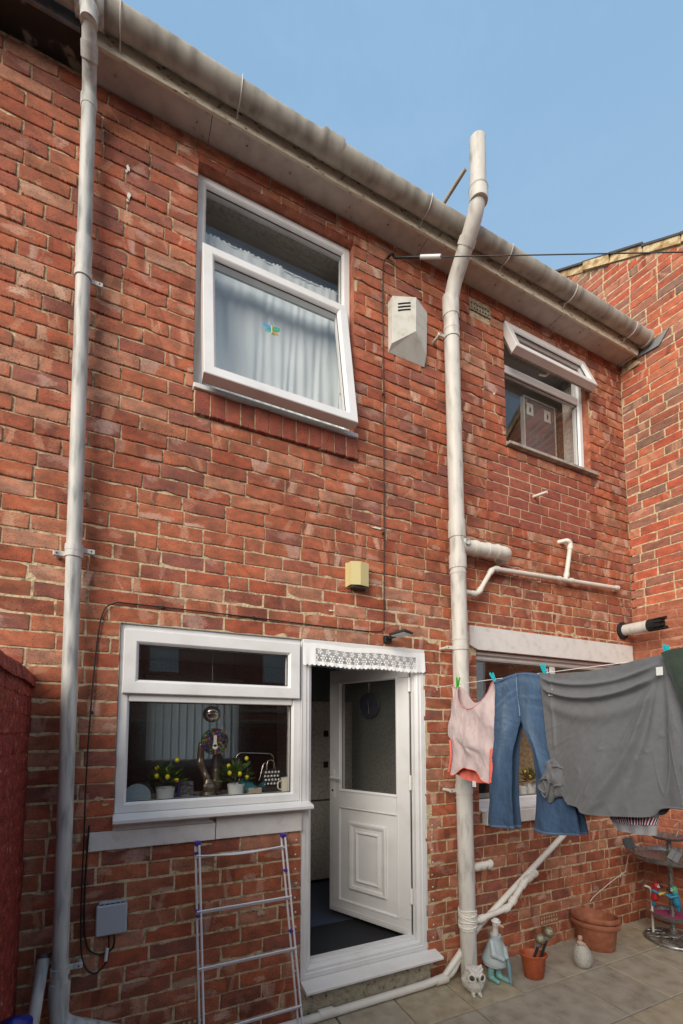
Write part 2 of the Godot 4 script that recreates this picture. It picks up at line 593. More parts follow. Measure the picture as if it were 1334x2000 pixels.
	var verge := ramp(31, 0.02, [0.0, rgb8(120, 92, 62), 0.4, rgb8(176, 148, 106), 0.65, rgb8(208, 190, 150), 1.0, rgb8(216, 204, 172)], 256, 5)
	relief(grain(mat("verge", Color.WHITE, 0.9), verge, 1.6), bumps, 0.4)
	# glass
	for q in [["glass", Color(0.1, 0.12, 0.12, 0.02)], ["frosted", Color(0.4, 0.41, 0.39, 0.13)]]:
		var g := mat(q[0], q[1], 0.02)
		g.transparency = BaseMaterial3D.TRANSPARENCY_ALPHA
		g.metallic_specular = 0.6
	M["frosted"].roughness = 0.04
	# interior
	grain(mat("plaster", rgb8(196, 192, 184), 0.9), fine, 1.0)
	mat("ceiling", rgb8(210, 208, 202), 0.9)
	grain(mat("blue_wall", rgb8(150, 152, 158), 0.8), fine, 1.0)
	grain(mat("reflection_brown_wall", rgb8(50, 33, 28), 0.9), coarse, 1.0)  # brick reflection of the dining panes, put into the wall colour behind them
	grain(mat("dark_unit", rgb8(44, 42, 44), 0.5), fine, 1.0)
	grain(mat("lino", rgb8(86, 82, 80), 0.6), fine, 3.0)
	relief(grain(mat("doormat", rgb8(74, 76, 82), 0.98), ramp(33, 0.12, [0.0, Color(0.35, 0.35, 0.35), 1.0, Color(1, 1, 1)], 256, 3), 4.0), bumps, 0.5)
	mat("black", rgb8(26, 26, 27), 0.5)
	mat("black_rubber", rgb8(22, 21, 21), 0.8)
	mat("cable", rgb8(24, 24, 26), 0.5)
	mat("white_plastic", rgb8(228, 228, 224), 0.35)
	mat("ceramic", rgb8(214, 220, 220), 0.2)
	mat("chrome", rgb8(200, 196, 188), 0.18, 1.0)
	mat("steel", rgb8(186, 188, 192), 0.35, 0.9)
	var cast := ramp(34, 0.03, [0.0, rgb8(74, 74, 76), 0.5, rgb8(140, 140, 142), 1.0, rgb8(186, 186, 188)], 256, 4)
	grain(mat("cast_metal", Color.WHITE, 0.38, 0.75), cast, 4.0)
	grain(mat("painted", Color.WHITE, 0.45), fine, 8.0)
	M["painted"].vertex_color_use_as_albedo = true
	var mos := ramp(36, 0.2, [0.0, rgb8(60, 60, 54), 0.38, rgb8(110, 108, 98), 0.5, rgb8(200, 198, 186), 0.62, rgb8(236, 236, 230), 1.0, rgb8(244, 244, 240)], 256, 2)
	relief(grain(mat("mosaic", Color.WHITE, 0.3, 0.1), mos, 5.0), mos, 0.5)
	relief(grain(mat("crackle", Color.WHITE, 0.2, 0.6), ramp(37, 0.1, [0.0, rgb8(60, 56, 44), 0.5, rgb8(150, 144, 120), 1.0, rgb8(220, 214, 196)], 256, 3), 9.0), bumps, 0.3)
	mat("gloss", Color.WHITE, 0.2)
	M["gloss"].vertex_color_use_as_albedo = true

# ---------------------------------------------------------------- brickwork
func brick(mb: MB, o: Vector3, U: Vector3, N: Vector3, r: Rect2, proud: float, depth: float, cell: int, tint: Color, wob := 0.0024) -> void:
	var V := Vector3.UP
	mb.col = tint
	mb.tinted = true
	var w := r.size.x
	var h := r.size.y
	var e := 0.0032
	var A := []
	var B := []
	var C := []
	var chip := rng.randi() % 26
	var share := clampf(w / 0.226, 0.2, 1.0)
	var su := (1.0 - share) * rng.randf()
	var cu := Vector2((cell % 8) / 8.0, (cell / 8) / 16.0)
	var tilt := rng.randf_range(-0.0016, 0.0016)
	var flip := rng.randf() < 0.5
	for k in 10:
		var i := k if k < 5 else 9 - k
		var top := k >= 5
		var fx := i / 4.0
		var jx := rng.randf_range(-wob, wob)
		var jy := rng.randf_range(-wob, wob)
		if (k == chip) or (k == 0 and chip == 11) or (k == 9 and chip == 12):
			jy += (-1.0 if top else 1.0) * rng.randf_range(0.004, 0.011)
		var x := r.position.x + fx * w + jx
		var y := r.position.y + (h if top else 0.0) + jy
		var ix := e if i == 0 else (-e if i == 4 else 0.0)
		var iy := -e if top else e
		var z := proud + tilt * (1.0 if top else -1.0)
		var t := Vector2(su + fx * share, 0.0 if top else 1.0)
		if flip:
			t.x = 1.0 - t.x
		var tuv := cu + Vector2((t.x * 0.96 + 0.02) / 8.0, (t.y * 0.92 + 0.04) / 16.0)
		var dirn := Vector3.ZERO
		if i == 0: dirn -= U
		if i == 4: dirn += U
		dirn += V if top else -V
		dirn = dirn.normalized()
		A.append(mb.vert(o + U * (x + ix) + V * (y + iy) + N * z, (N * 5.0 + dirn * 0.3).normalized(), tuv))
		B.append(mb.vert(o + U * x + V * y + N * (z - e), (N * 0.7 + dirn).normalized(), tuv))
		C.append(mb.vert(o + U * x + V * y + N * (proud - depth), dirn, tuv))
	for i in 4:
		mb.quad(A[i], A[i + 1], A[8 - i], A[9 - i])
	for k in 10:
		var k2 := (k + 1) % 10
		mb.quad(A[k], A[k2], B[k2], B[k])
		mb.quad(B[k], B[k2], C[k2], C[k])

# lays courses in a rectangle, leaving out the holes; returns brick rectangles
func lay(u0: float, u1: float, v0: float, v1: float, holes: Array, length: float, header_share: float, phase: float) -> Array:
	var out := []
	var row := int(floor((v0 - BASE) / COURSE))
	while true:
		var y0 := BASE + row * COURSE
		if y0 > v1 - 0.02:
			break
		var a := maxf(y0, v0) + 0.0045 + rng.randf_range(-0.001, 0.001)
		var b := minf(y0 + COURSE, v1) - 0.0045 + rng.randf_range(-0.001, 0.001)
		if b - a > 0.02:
			# free spans of this course
			var spans := [[u0, u1]]
			for h in holes:
				if h.position.y < b - 0.006 and h.end.y > a + 0.006:
					var nx := []
					for s in spans:
						if h.end.x <= s[0] or h.position.x >= s[1]:
							nx.append(s)
						else:
							if h.position.x - s[0] > 0.02: nx.append([s[0], h.position.x])
							if s[1] - h.end.x > 0.02: nx.append([h.end.x, s[1]])
					spans = nx
			for s in spans:
				var x: float = u0 - length + phase + (length * 0.5 if row % 2 else 0.0) + rng.randf_range(-0.012, 0.012)
				while x < s[1]:
					var l := length * (0.5 if rng.randf() < header_share else 1.0) + rng.randf_range(-0.006, 0.006)
					var p := maxf(x, s[0])
					var q := minf(x + l, s[1])
					# no slivers at the ends
					if s[1] - (x + l) < 0.045:
						q = s[1]
						l = s[1] - x + 0.001
					if q - p > 0.04:
						out.append(Rect2(p + (0.001 if p == s[0] else 0.005), a, q - p - (0.001 if p == s[0] else 0.005) - (0.001 if q == s[1] else 0.005), b - a))
					elif q > p and out.size() > 0 and p == s[0]:
						x += l
						continue
					x += l
		row += 1
	return out

# bed of mortar behind the bricks, with real depth that varies
func bed(o: Vector3, U: Vector3, N: Vector3, u0: float, u1: float, v0: float, v1: float, holes: Array, deep: Callable, step := 0.05) -> MB:
	var us := [u0, u1]
	var vs := [v0, v1]
	for h in holes:
		for x in [h.position.x, h.end.x]:
			if x > u0 and x < u1: us.append(x)
		for y in [h.position.y, h.end.y]:
			if y > v0 and y < v1: vs.append(y)
	for l in [[us, u0, u1], [vs, v0, v1]]:
		var x: float = l[1] + step
		while x < l[2]:
			var near := false
			for y in l[0]:
				if absf(y - x) < step * 0.3: near = true
			if not near: l[0].append(x)
			x += step
		l[0].sort()
	var mb := MB.new()
	var id := {}
	for i in us.size():
		for j in vs.size():
			id[i * 10000 + j] = mb.vert(o + U * us[i] + Vector3.UP * vs[j] - N * deep.call(us[i], vs[j]), N)
	for i in us.size() - 1:
		for j in vs.size() - 1:
			var c := Vector2((us[i] + us[i + 1]) * 0.5, (vs[j] + vs[j + 1]) * 0.5)
			var hole := false
			for h in holes:
				if h.has_point(c): hole = true
			if not hole:
				mb.quad(id[i * 10000 + j], id[(i + 1) * 10000 + j], id[(i + 1) * 10000 + j + 1], id[i * 10000 + j + 1])
	return mb

# how large a patch of wall shows from where the photograph was taken
func shown(p: Vector3, N: Vector3) -> float:
	var d := p - EYE
	var f := d.normalized()
	var fw := Vector3(0.43628, 0.07479, -0.8967)
	var depth := d.dot(fw)
	if depth < 0.2:
		return 0.0
	var rt := Vector3(0.8992, 0.0, 0.4375)
	var up := rt.cross(fw)
	var x := d.dot(rt) / depth
	var y := d.dot(up) / depth
	if absf(x) > 0.75 or y > 1.53 or y < -0.73:
		return 0.0
	return absf(f.dot(N)) / (depth * depth)

func wall_bricks(parent: Node, rects: Array, o: Vector3, U: Vector3, N: Vector3, m: Material, most: int, tinter: Callable, depth := 0.022) -> void:
	var order := []
	for i in rects.size():
		var c: Vector2 = rects[i].get_center()
		order.append([shown(o + U * c.x + Vector3.UP * c.y, N), i])
	order.sort_custom(func(a, b): return a[0] > b[0] or (a[0] == b[0] and a[1] < b[1]))
	var rest := MB.new()
	for k in order.size():
		var r: Rect2 = rects[order[k][1]]
		var mb := MB.new() if k < most and order[k][0] > 0.0 else rest
		var tint: Color = tinter.call(r)
		var proud := rng.randf_range(-0.002, 0.003)
		var cell := rng.randi() % 128
		if m == M.brick and (r.position.x > -2.3 + 0.4 * (rng.randf() - 0.5)) and rng.randf() < 0.7:
			cell = M.banded[rng.randi() % M.banded.size()]
		brick(mb, o, U, N, r, proud, depth, cell, tint)
		if mb != rest:
			obj("brick", mb, m, parent)
	if rest.v.size():
		var s := obj("brickwork", rest, m, parent)
		s.set_meta("kind", "stuff")

# ---------------------------------------------------------------- the house
const UW := Rect2(-3.97, 3.605, 1.045, 1.45)
const RW := Rect2(-1.535, 3.985, 1.035, 1.065)
const LW := Rect2(-4.30, 1.195, 1.01, 1.027)
const DR := Rect2(-3.29, 0.17, 0.915, 2.052)
const LR := Rect2(-1.905, 1.07, 1.78, 1.19)
const EAVES := 5.2
const SOFF := 0.165

func r2(x0: float, y0: float, x1: float, y1: float) -> Rect2:
	return Rect2(x0, y0, x1 - x0, y1 - y0)

func frame_profile(w: float, z0: float, z1: float, bead := 0.016) -> Array:
	return [Vector2(0, z0), Vector2(0, z1 - 0.004), Vector2(0.004, z1), Vector2(w - bead, z1), Vector2(w - bead * 0.6, z1 - 0.005), Vector2(w - 0.002, z1 - bead), Vector2(w, z1 - bead - 0.004), Vector2(w, z0), Vector2(0, z0)]

func pane(parent: Node, x0: float, y0: float, x1: float, y1: float, z: float, xf := Transform3D.IDENTITY, m := "glass") -> void:
	var mb := MB.new()
	mb.flat(xf * Vector3(x0, y0, z), xf * Vector3(x1, y0, z), xf * Vector3(x1, y1, z), xf * Vector3(x0, y1, z))
	mb.flat(xf * Vector3(x0, y0, z - 0.02), xf * Vector3(x1, y0, z - 0.02), xf * Vector3(x1, y1, z - 0.02), xf * Vector3(x0, y1, z - 0.02))
	var p := obj("pane", mb, M[m], parent)
	obj("gasket", MB.new().ring(x0 + 0.002, y0 + 0.002, x1 - 0.002, y1 - 0.002, [Vector2(0, z + 0.001), Vector2(0, z + 0.007), Vector2(0.004, z + 0.007), Vector2(0.005, z + 0.001)], xf), M.black_rubber, p)

func build_house() -> void:
	var h := thing("terraced_house", "two storey red brick terraced house with white windows and open back door", "house")
	var O := Vector3.ZERO
	var U := Vector3.RIGHT
	var N := Vector3.BACK
	var holes := [UW, RW, LW, DR, LR]
	var skip := holes + [r2(-3.965, 3.463, -2.908, 3.61), r2(-1.535, 3.872, -0.5, 3.99), r2(-4.41, 1.068, -3.29, 1.16), r2(-4.30, 1.15, -3.29, 1.2), r2(-3.29, -0.1, -2.375, 0.18), r2(-1.975, 2.26, -0.05, 2.38), r2(-1.88, 0.98, -0.125, 1.075), r2(-1.893, 5.0, -1.674, 5.072), r2(-1.325, 0.162, -1.118, 0.24), r2(-4.035, 0.08, -3.83, 0.158)]
	var wall := part("rear_wall", h)
	var rects := lay(-5.7, 0.0, -0.08, EAVES + 0.02, skip, 0.236, 0.05, 0.05)
	var patch := PackedVector2Array([Vector2(-1.66, 3.87), Vector2(-1.8, 3.66), Vector2(-1.64, 3.31), Vector2(-0.6, 3.26), Vector2(-0.47, 3.87)])
	var old := []
	var newer := []
	for r in rects:
		if Geometry2D.is_point_in_polygon(r.get_center(), patch):
			newer.append(r)
		else:
			old.append(r)
	var tn := noise(90, 0.35, 2)
	var tinter := func(r: Rect2) -> Color:
		var c := r.get_center()
		var g: float = 1.0 + rng.randf_range(-0.1, 0.13) + 0.08 * tn.get_noise_2d(c.x * 8, c.y * 8)
		var w: float = rng.randf_range(-0.06, 0.06)
		return Color(g, g * (1.0 + w), g * (1.0 + w * 1.4))
	wall_bricks(wall, old, O, U, N, M.brick, 300, tinter)
	var nt := func(_r: Rect2) -> Color:
		var g := rng.randf_range(0.85, 1.1)
		return Color(g, g, g)
	for r in newer:
		var mb := MB.new()
		brick(mb, O, U, N, r, rng.randf_range(0.0, 0.002), 0.022, rng.randi() % 128, nt.call(r), 0.0009)
		obj("new_brick", mb, M.new_brick, wall)
	# cut bricks over the two upper windows
	for q in [[UW, 5.058], [RW, 5.054]]:
		var x: float = q[0].position.x
		while x < q[0].end.x - 0.02:
			var l := minf(rng.randf_range(0.1, 0.228), q[0].end.x - x)
			var mb := MB.new()
			brick(mb, O, U, N, Rect2(x + 0.003, q[1], l - 0.006, 5.106 - q[1]), rng.randf_range(-0.004, 0.0), 0.02, rng.randi() % 128, Color(0.85, 0.85, 0.85))
			obj("cut_brick", mb, M.brick, wall)
			x += l
	# bricks on edge under the two upper windows
	for k in 12:
		var mb := MB.new()
		var x := -3.963 + k * 0.0879
		brick(mb, O, U, N, Rect2(x + 0.003, 3.466, 0.0819, 0.139), 0.022 + rng.randf_range(-0.003, 0.003), 0.05, rng.randi() % 128, Color(0.92, 0.9, 0.9), 0.0014)
		obj("sill_brick", mb, M.new_brick, wall)
	for k in 9:
		var mb := MB.new()
		brick(mb, O, U, N, Rect2(-1.532 + k * 0.1148 + 0.004, 3.877, 0.1068, 0.076), rng.randf_range(0, 0.003), 0.02, rng.randi() % 128, Color(1.1, 1.12, 1.1), 0.0014)
		obj("sill_brick", mb, M.brick, wall)
	var dn := noise(91, 1.0, 3)
	var deep := func(u: float, v: float) -> float:
		var t := smoothstep(2.45, 3.1, v + 0.25 * dn.get_noise_2d(u * 0.9, v * 0.9))
		return lerpf(0.003, 0.009, t) + 0.0022 * dn.get_noise_2d(u * 5, v * 5)
	obj("mortar", bed(O, U, N, -5.7, 0.0, -0.08, EAVES + 0.03, holes + [r2(-3.29, -0.1, -2.375, 0.17)], deep), M.mortar, wall)
	obj("mortar", bed(O, U, N, -1.69, -0.53, 3.34, 3.86, [], func(_a, _b): return 0.0032, 0.2), M.new_mortar, wall)
	var sm := MB.new()
	sm.box(Vector3(-3.963, 3.468, -0.03), Vector3(-2.91, 3.602, 0.016), 0.002)
	obj("mortar", sm, M.mortar, wall)
	# air bricks
	for a in [[-1.893, 5.0, 0.219, 0.072, "render"], [-1.325, 0.166, 0.205, 0.07, "side_brick"], [-4.035, 0.084, 0.205, 0.07, "brick"]]:
		var ab := MB.new()
		ab.tinted = true
		ab.col = Color(0.85, 0.8, 0.75)
		ab.ring(a[0], a[1], a[0] + a[2], a[1] + a[3], [Vector2(0, -0.03), Vector2(0, 0.002), Vector2(0.008, 0.002), Vector2(0.008, -0.025)])
		for k in 8:
			var x: float = a[0] + 0.008 + k * (a[2] - 0.016) / 7.0
			ab.box(Vector3(x - 0.006, a[1], -0.02), Vector3(x + 0.006, a[1] + a[3], 0.0), 0.001)
		ab.box(Vector3(a[0], a[1] + a[3] * 0.5 - 0.006, -0.02), Vector3(a[0] + a[2], a[1] + a[3] * 0.5 + 0.006, -0.001), 0.001)
		var abo := obj("air_brick", ab, M[a[4]], wall)
		var bk := MB.new()
		bk.box(Vector3(a[0] + 0.002, a[1] + 0.002, -0.04), Vector3(a[0] + a[2] - 0.002, a[1] + a[3] - 0.002, -0.022), 0.001)
		obj("air_hole_backing", bk, M.black, abo)
	# splashes of paint and mortar left on the bricks
	for q in [[-4.345, 4.78, 0.012, 0.03], [-4.352, 4.755, 0.008, 0.014], [-4.335, 4.62, 0.012, 0.035], [-4.342, 4.585, 0.007, 0.012], [-1.66, 4.36, 0.012, 0.018], [-2.76, 3.03, 0.06, 0.012], [-3.56, 0.66, 0.05, 0.02], [-3.53, 0.635, 0.025, 0.035], [-3.6, 0.655, 0.02, 0.01], [-3.86, 1.045, 0.05, 0.014], [-4.37, 1.32, 0.03, 0.02], [-4.34, 1.29, 0.02, 0.012], [-3.1, 2.42, 0.02, 0.01]]:
		var sp := MB.new()
		var pts := PackedVector2Array()
		for k in 14:
			var an := TAU * k / 14.0
			var rr := rng.randf_range(0.45, 1.0)
			pts.append(Vector2(q[0] + q[2] * rr * cos(an), q[1] + q[3] * rr * sin(an) * 0.7))
		sp.slab(pts, -0.004, 0.0058)
		obj("paint_splash", sp, M.new_mortar if q[1] < 2.0 else M.pipe_white, wall)
	# masonry sills, lintel, step
	var st := MB.new()
	st.slab(PackedVector2Array([Vector2(-4.41, 1.07), Vector2(-3.80, 1.069), Vector2(-3.797, 1.157), Vector2(-4.41, 1.158)]), -0.05, 0.018)
	obj("stone_sill", st, M.white_masonry, wall)
	st = MB.new()
	st.slab(PackedVector2Array([Vector2(-3.794, 1.069), Vector2(-3.293, 1.069), Vector2(-3.293, 1.194), Vector2(-3.79, 1.188), Vector2(-3.793, 1.12)]), -0.05, 0.014)
	obj("stone_sill", st, M.white_masonry, wall)
	st = MB.new()
	st.slab(PackedVector2Array([Vector2(-4.297, 1.1595), Vector2(-3.799, 1.159), Vector2(-3.83, 1.178), Vector2(-3.83, 1.194), Vector2(-4.297, 1.194)]), -0.05, 0.008)
	obj("stone_sill", st, M.white_masonry, wall)
	st = MB.new()
	st.slab(PackedVector2Array([Vector2(-1.975, 2.29), Vector2(-1.90, 2.262), Vector2(-0.05, 2.262), Vector2(-0.05, 2.436), Vector2(-1.975, 2.438)]), -0.06, 0.02)
	obj("lintel", st, M.white_masonry, wall)
	st = MB.new()
	st.box(Vector3(-1.878, 0.974, -0.06), Vector3(-0.127, 1.068, 0.045), 0.006)
	obj("stone_sill", st, M.white_masonry, wall)
	st = MB.new()
	st.box(Vector3(-3.29, -0.06, -0.2), Vector3(-2.378, 0.166, 0.028), 0.006)
	obj("door_step", st, M.render, wall)
	# reveals and the inner face
	for q in holes:
		for s in [[-0.004, -0.125, M.upvc if q == LW or q == DR else M.wall_wash], [-0.125, -0.27, M.plaster]]:
			var rv := MB.new()
			var a := Vector3(q.position.x, q.position.y, s[0])
			var b := Vector3(q.end.x, q.end.y, s[1])
			rv.flat(Vector3(a.x, a.y, a.z), Vector3(a.x, a.y, b.z), Vector3(a.x, b.y, b.z), Vector3(a.x, b.y, a.z))
			rv.flat(Vector3(b.x, a.y, b.z), Vector3(b.x, a.y, a.z), Vector3(b.x, b.y, a.z), Vector3(b.x, b.y, b.z))
			rv.flat(Vector3(a.x, a.y, a.z), Vector3(b.x, a.y, a.z), Vector3(b.x, a.y, b.z), Vector3(a.x, a.y, b.z))
			rv.flat(Vector3(a.x, b.y, b.z), Vector3(b.x, b.y, b.z), Vector3(b.x, b.y, a.z), Vector3(a.x, b.y, a.z))
			obj("reveal", rv, s[2], wall)
	obj("inner_face", bed(Vector3(0, 0, -0.27), U, -N, -5.7, 0.0, -0.08, 5.3, holes, func(_a, _b): return 0.0, 0.8), M.plaster, wall)
	# floors, ceilings, inner walls
	var solid := func(called: String, a: Vector3, b: Vector3, m: String) -> void:
		obj(called, MB.new().box(a, b, 0.004), M[m], h)
	solid.call("ground_floor", Vector3(-4.9, -0.1, -3.6), Vector3(0.2, 0.2, -0.25), "lino")
	solid.call("upper_floor", Vector3(-4.9, 2.55, -3.6), Vector3(0.2, 2.75, -0.272), "ceiling")
	solid.call("ceiling", Vector3(-4.9, 5.085, -3.6), Vector3(0.2, 5.2, -0.272), "ceiling")
	solid.call("inner_wall", Vector3(-4.95, -0.1, -3.8), Vector3(-4.62, 5.2, -0.272), "blue_wall")
	solid.call("inner_wall", Vector3(-0.03, -0.1, -3.8), Vector3(0.25, 2.65, -0.272), "reflection_brown_wall")  # dark brown here stands in for brick mirrored in the dining window
	solid.call("inner_wall", Vector3(-0.03, 2.652, -3.8), Vector3(0.25, 5.2, -0.272), "plaster")
	solid.call("inner_wall", Vector3(-2.4, 2.75, -3.6), Vector3(-2.28, 5.085, -0.272), "plaster")
	solid.call("inner_wall", Vector3(-1.95, 0.2, -3.6), Vector3(-1.902, 2.55, -0.5), "plaster")
	solid.call("inner_wall", Vector3(-1.9, 0.2, -3.6), Vector3(-1.85, 2.55, -0.5), "reflection_brown_wall")  # dining side of the partition carries the same painted reflection tone
	var far := bed(Vector3(0, 0, -3.6), U, N, -4.95, 0.25, -0.1, 5.2, [r2(-3.9, 1.28, -2.9, 2.3)], func(_a, _b): return 0.0, 0.8)
	obj("front_wall", far, M.blue_wall, h)
	obj("front_wall", bed(Vector3(0, 0, -3.85), U, -N, -4.95, 0.25, -0.1, 5.3, [r2(-3.9, 1.28, -2.9, 2.3)], func(_a, _b): return 0.0, 0.8), M.side_mortar, h)
	# pitched roof with a dark slate slope each way, and gable ends
	for s in [[Vector3(-6.6, 5.4, 0.2), Vector3(-6.6, 7.05, -1.8)], [Vector3(-6.6, 5.4, -3.95), Vector3(-6.6, 7.05, -1.8)]]:
		var rf := MB.new()
		var a: Vector3 = s[0]
		var b: Vector3 = s[1]
		var w := Vector3(6.6, 0, 0)
		var t := Vector3(0, 0.05, 0)
		rf.flat(a, a + w, b + w, b)
		rf.flat(a + t, b + t, b + w + t, a + w + t)
		rf.flat(a, a + t, a + w + t, a + w)
		obj("roof", rf, M.slate, h)
	for x in [-6.6, -0.001]:
		var gb := MB.new()
		var tri_n := Vector3(signf(x + 3), 0, 0)
		gb.tri(gb.vert(Vector3(x, 5.1, 0.2), tri_n), gb.vert(Vector3(x, 5.1, -3.9), tri_n), gb.vert(Vector3(x, 7.04, -1.8), tri_n))
		obj("gable", gb, M.mortar, h)
	# eaves: soffit and fascia, the neighbour's dark ones left of the downpipe
	var e := MB.new().box(Vector3(-4.575, EAVES, -0.02), Vector3(-0.03, EAVES + 0.012, SOFF), 0.001)
	var so := obj("soffit", e, M.soffit, h)
	for x in [-3.92, -2.4, -1.0]:
		obj("soffit_joint", MB.new().box(Vector3(x, EAVES - 0.001, 0.001), Vector3(x + 0.003, EAVES + 0.004, SOFF - 0.001), 0.0), M.black, so)
	obj("fascia", MB.new().box(Vector3(-4.575, EAVES - 0.04, SOFF + 0.0005), Vector3(-0.028, EAVES + 0.2, SOFF + 0.022), 0.004), M.fascia, h)
	obj("dark_soffit", MB.new().box(Vector3(-6.6, EAVES + 0.014, -0.02), Vector3(-4.58, EAVES + 0.026, SOFF), 0.001), M.dark_board, h)
	obj("dark_fascia", MB.new().box(Vector3(-6.6, EAVES - 0.004, SOFF + 0.0005), Vector3(-4.58, EAVES + 0.2, SOFF + 0.02), 0.004), M.grey_board, h)
	obj("fascia_end", MB.new().box(Vector3(-0.028, EAVES - 0.02, 0.0), Vector3(-0.012, EAVES + 0.2, SOFF + 0.02), 0.003), M.fascia, h)
	build_windows(h)
	build_door(h)

func build_windows(h: Node) -> void:
	# kitchen window with a fanlight
	var w := part("kitchen_window", h)
	var fr := MB.new()
	fr.ring(LW.position.x + 0.002, 1.237, LW.end.x - 0.001, LW.end.y - 0.002, frame_profile(0.054, -0.09, -0.022, 0.012))
	obj("frame", fr, M.upvc, w)
	obj("transom", MB.new().box(Vector3(-4.248, 1.812, -0.085), Vector3(-3.344, 1.872, -0.0235), 0.006), M.upvc, w)
	obj("sash", MB.new().ring(-4.281, 1.853, -3.305, 2.19, frame_profile(0.074, -0.06, 0.006, 0.014)), M.upvc, w)
	pane(w, -4.21, 1.925, -3.377, 2.118, -0.02)
	pane(w, -4.25, 1.288, -3.343, 1.815, -0.05)
	var sl := MB.new()
	sl.slab(PackedVector2Array([Vector2(-0.09, 1.197), Vector2(0.062, 1.197), Vector2(0.066, 1.202), Vector2(0.066, 1.216), Vector2(0.058, 1.221), Vector2(-0.02, 1.2365), Vector2(-0.09, 1.2365)]), -4.303, -3.236, Transform3D(Basis(Vector3(0, 0, 1), Vector3(0, 1, 0), Vector3(1, 0, 0)), Vector3.ZERO))
	obj("sill", sl, M.upvc, w)
	obj("inner_sill", MB.new().box(Vector3(-4.3, 1.235, -0.55), Vector3(-3.29, 1.262, -0.092), 0.004), M.plaster, w)
	# bedroom window, lower light tilted open
	w = part("bedroom_window", h)
	obj("frame", MB.new().ring(UW.position.x + 0.002, 3.64, UW.end.x - 0.002, UW.end.y - 0.002, frame_profile(0.058, -0.125, -0.062, 0.014)), M.upvc, w)
	obj("transom", MB.new().box(Vector3(-3.912, 4.515, -0.12), Vector3(-2.985, 4.575, -0.064), 0.006), M.upvc, w)
	pane(w, -3.915, 4.57, -2.98, 5.0, -0.09)
	var sx := Transform3D(Basis(Vector3.RIGHT, deg_to_rad(-10.0)), Vector3(0, 4.555, -0.045))
	obj("sash", MB.new().ring(-3.935, -0.955, -2.975, 0.0, frame_profile(0.072, -0.035, 0.032, 0.016), sx), M.upvc, w)
	obj("sash_rebate", MB.new().ring(-3.92, -0.94, -2.99, -0.015, [Vector2(0, -0.036), Vector2(0, -0.052), Vector2(0.05, -0.052), Vector2(0.05, -0.036)], sx), M.gutter, w)
	pane(w, -3.868, -0.888, -3.042, -0.067, 0.0, sx)
	obj("sill", MB.new().box(Vector3(-3.972, 3.607, -0.12), Vector3(-2.912, 3.638, 0.034), 0.005), M.upvc, w)
	for x in [-3.9, -3.005]:
		obj("stay", MB.new().tube([Vector3(x, 3.95, -0.06), Vector3(x, 3.8, 0.07)], 0.006, 6), M.steel, w)
	# bathroom window, top light open
	w = part("bathroom_window", h)
	obj("frame", MB.new().ring(RW.position.x + 0.002, 4.015, RW.end.x - 0.002, RW.end.y - 0.002, frame_profile(0.056, -0.125, -0.062, 0.014)), M.upvc, w)
	obj("transom", MB.new().box(Vector3(-1.48, 4.665, -0.12), Vector3(-0.556, 4.735, -0.064), 0.006), M.upvc, w)
	pane(w, -1.482, 4.065, -0.552, 4.67, -0.085)
	sx = Transform3D(Basis(Vector3.RIGHT, deg_to_rad(-21.0)), Vector3(0, 5.045, -0.03))
	obj("sash", MB.new().ring(-1.515, -0.335, -0.525, 0.0, frame_profile(0.064, -0.03, 0.03, 0.014), sx), M.upvc, w)
	obj("sash_rebate", MB.new().ring(-1.5, -0.32, -0.54, -0.015, [Vector2(0, -0.031), Vector2(0, -0.05), Vector2(0.045, -0.05), Vector2(0.045, -0.031)], sx), M.gutter, w)
	pane(w, -1.455, -0.275, -0.585, -0.06, 0.0, sx)
	obj("handle", MB.new().tube(rounded([Vector3(-1.04, -0.29, -0.05), Vector3(-1.04, -0.3, -0.085), Vector3(-1.13, -0.32, -0.09)].map(func(p): return sx * p), 0.02), 0.009, 8), M.white_plastic, w)
	obj("sill", MB.new().box(Vector3(-1.545, 3.957, -0.12), Vector3(-0.447, 3.984, 0.045), 0.004), M.gutter, w)
	# wide kitchen window behind the washing
	w = part("dining_window", h)
	obj("frame", MB.new().ring(LR.position.x + 0.002, 1.085, LR.end.x - 0.002, LR.end.y - 0.002, frame_profile(0.062, -0.125, -0.062, 0.014)), M.upvc, w)
	obj("mullion", MB.new().box(Vector3(-1.04, 1.15, -0.12), Vector3(-0.98, 2.195, -0.064), 0.006), M.upvc, w)
	pane(w, -1.845, 1.145, -1.037, 2.2, -0.085)
	pane(w, -0.983, 1.145, -0.188, 2.2, -0.085)
	obj("sill", MB.new().box(Vector3(-1.904, 1.0695, -0.12), Vector3(-0.126, 1.086, 0.02), 0.004), M.upvc, w)
	obj("inner_sill", MB.new().box(Vector3(-1.9, 1.1, -0.45), Vector3(-0.13, 1.125, -0.127), 0.004), M.plaster, w)
	# lead flashing strip between frame and lintel
	obj("head_trim", MB.new().box(Vector3(-1.903, 2.236, -0.06), Vector3(-0.127, 2.2585, -0.03), 0.003), M.upvc, w)

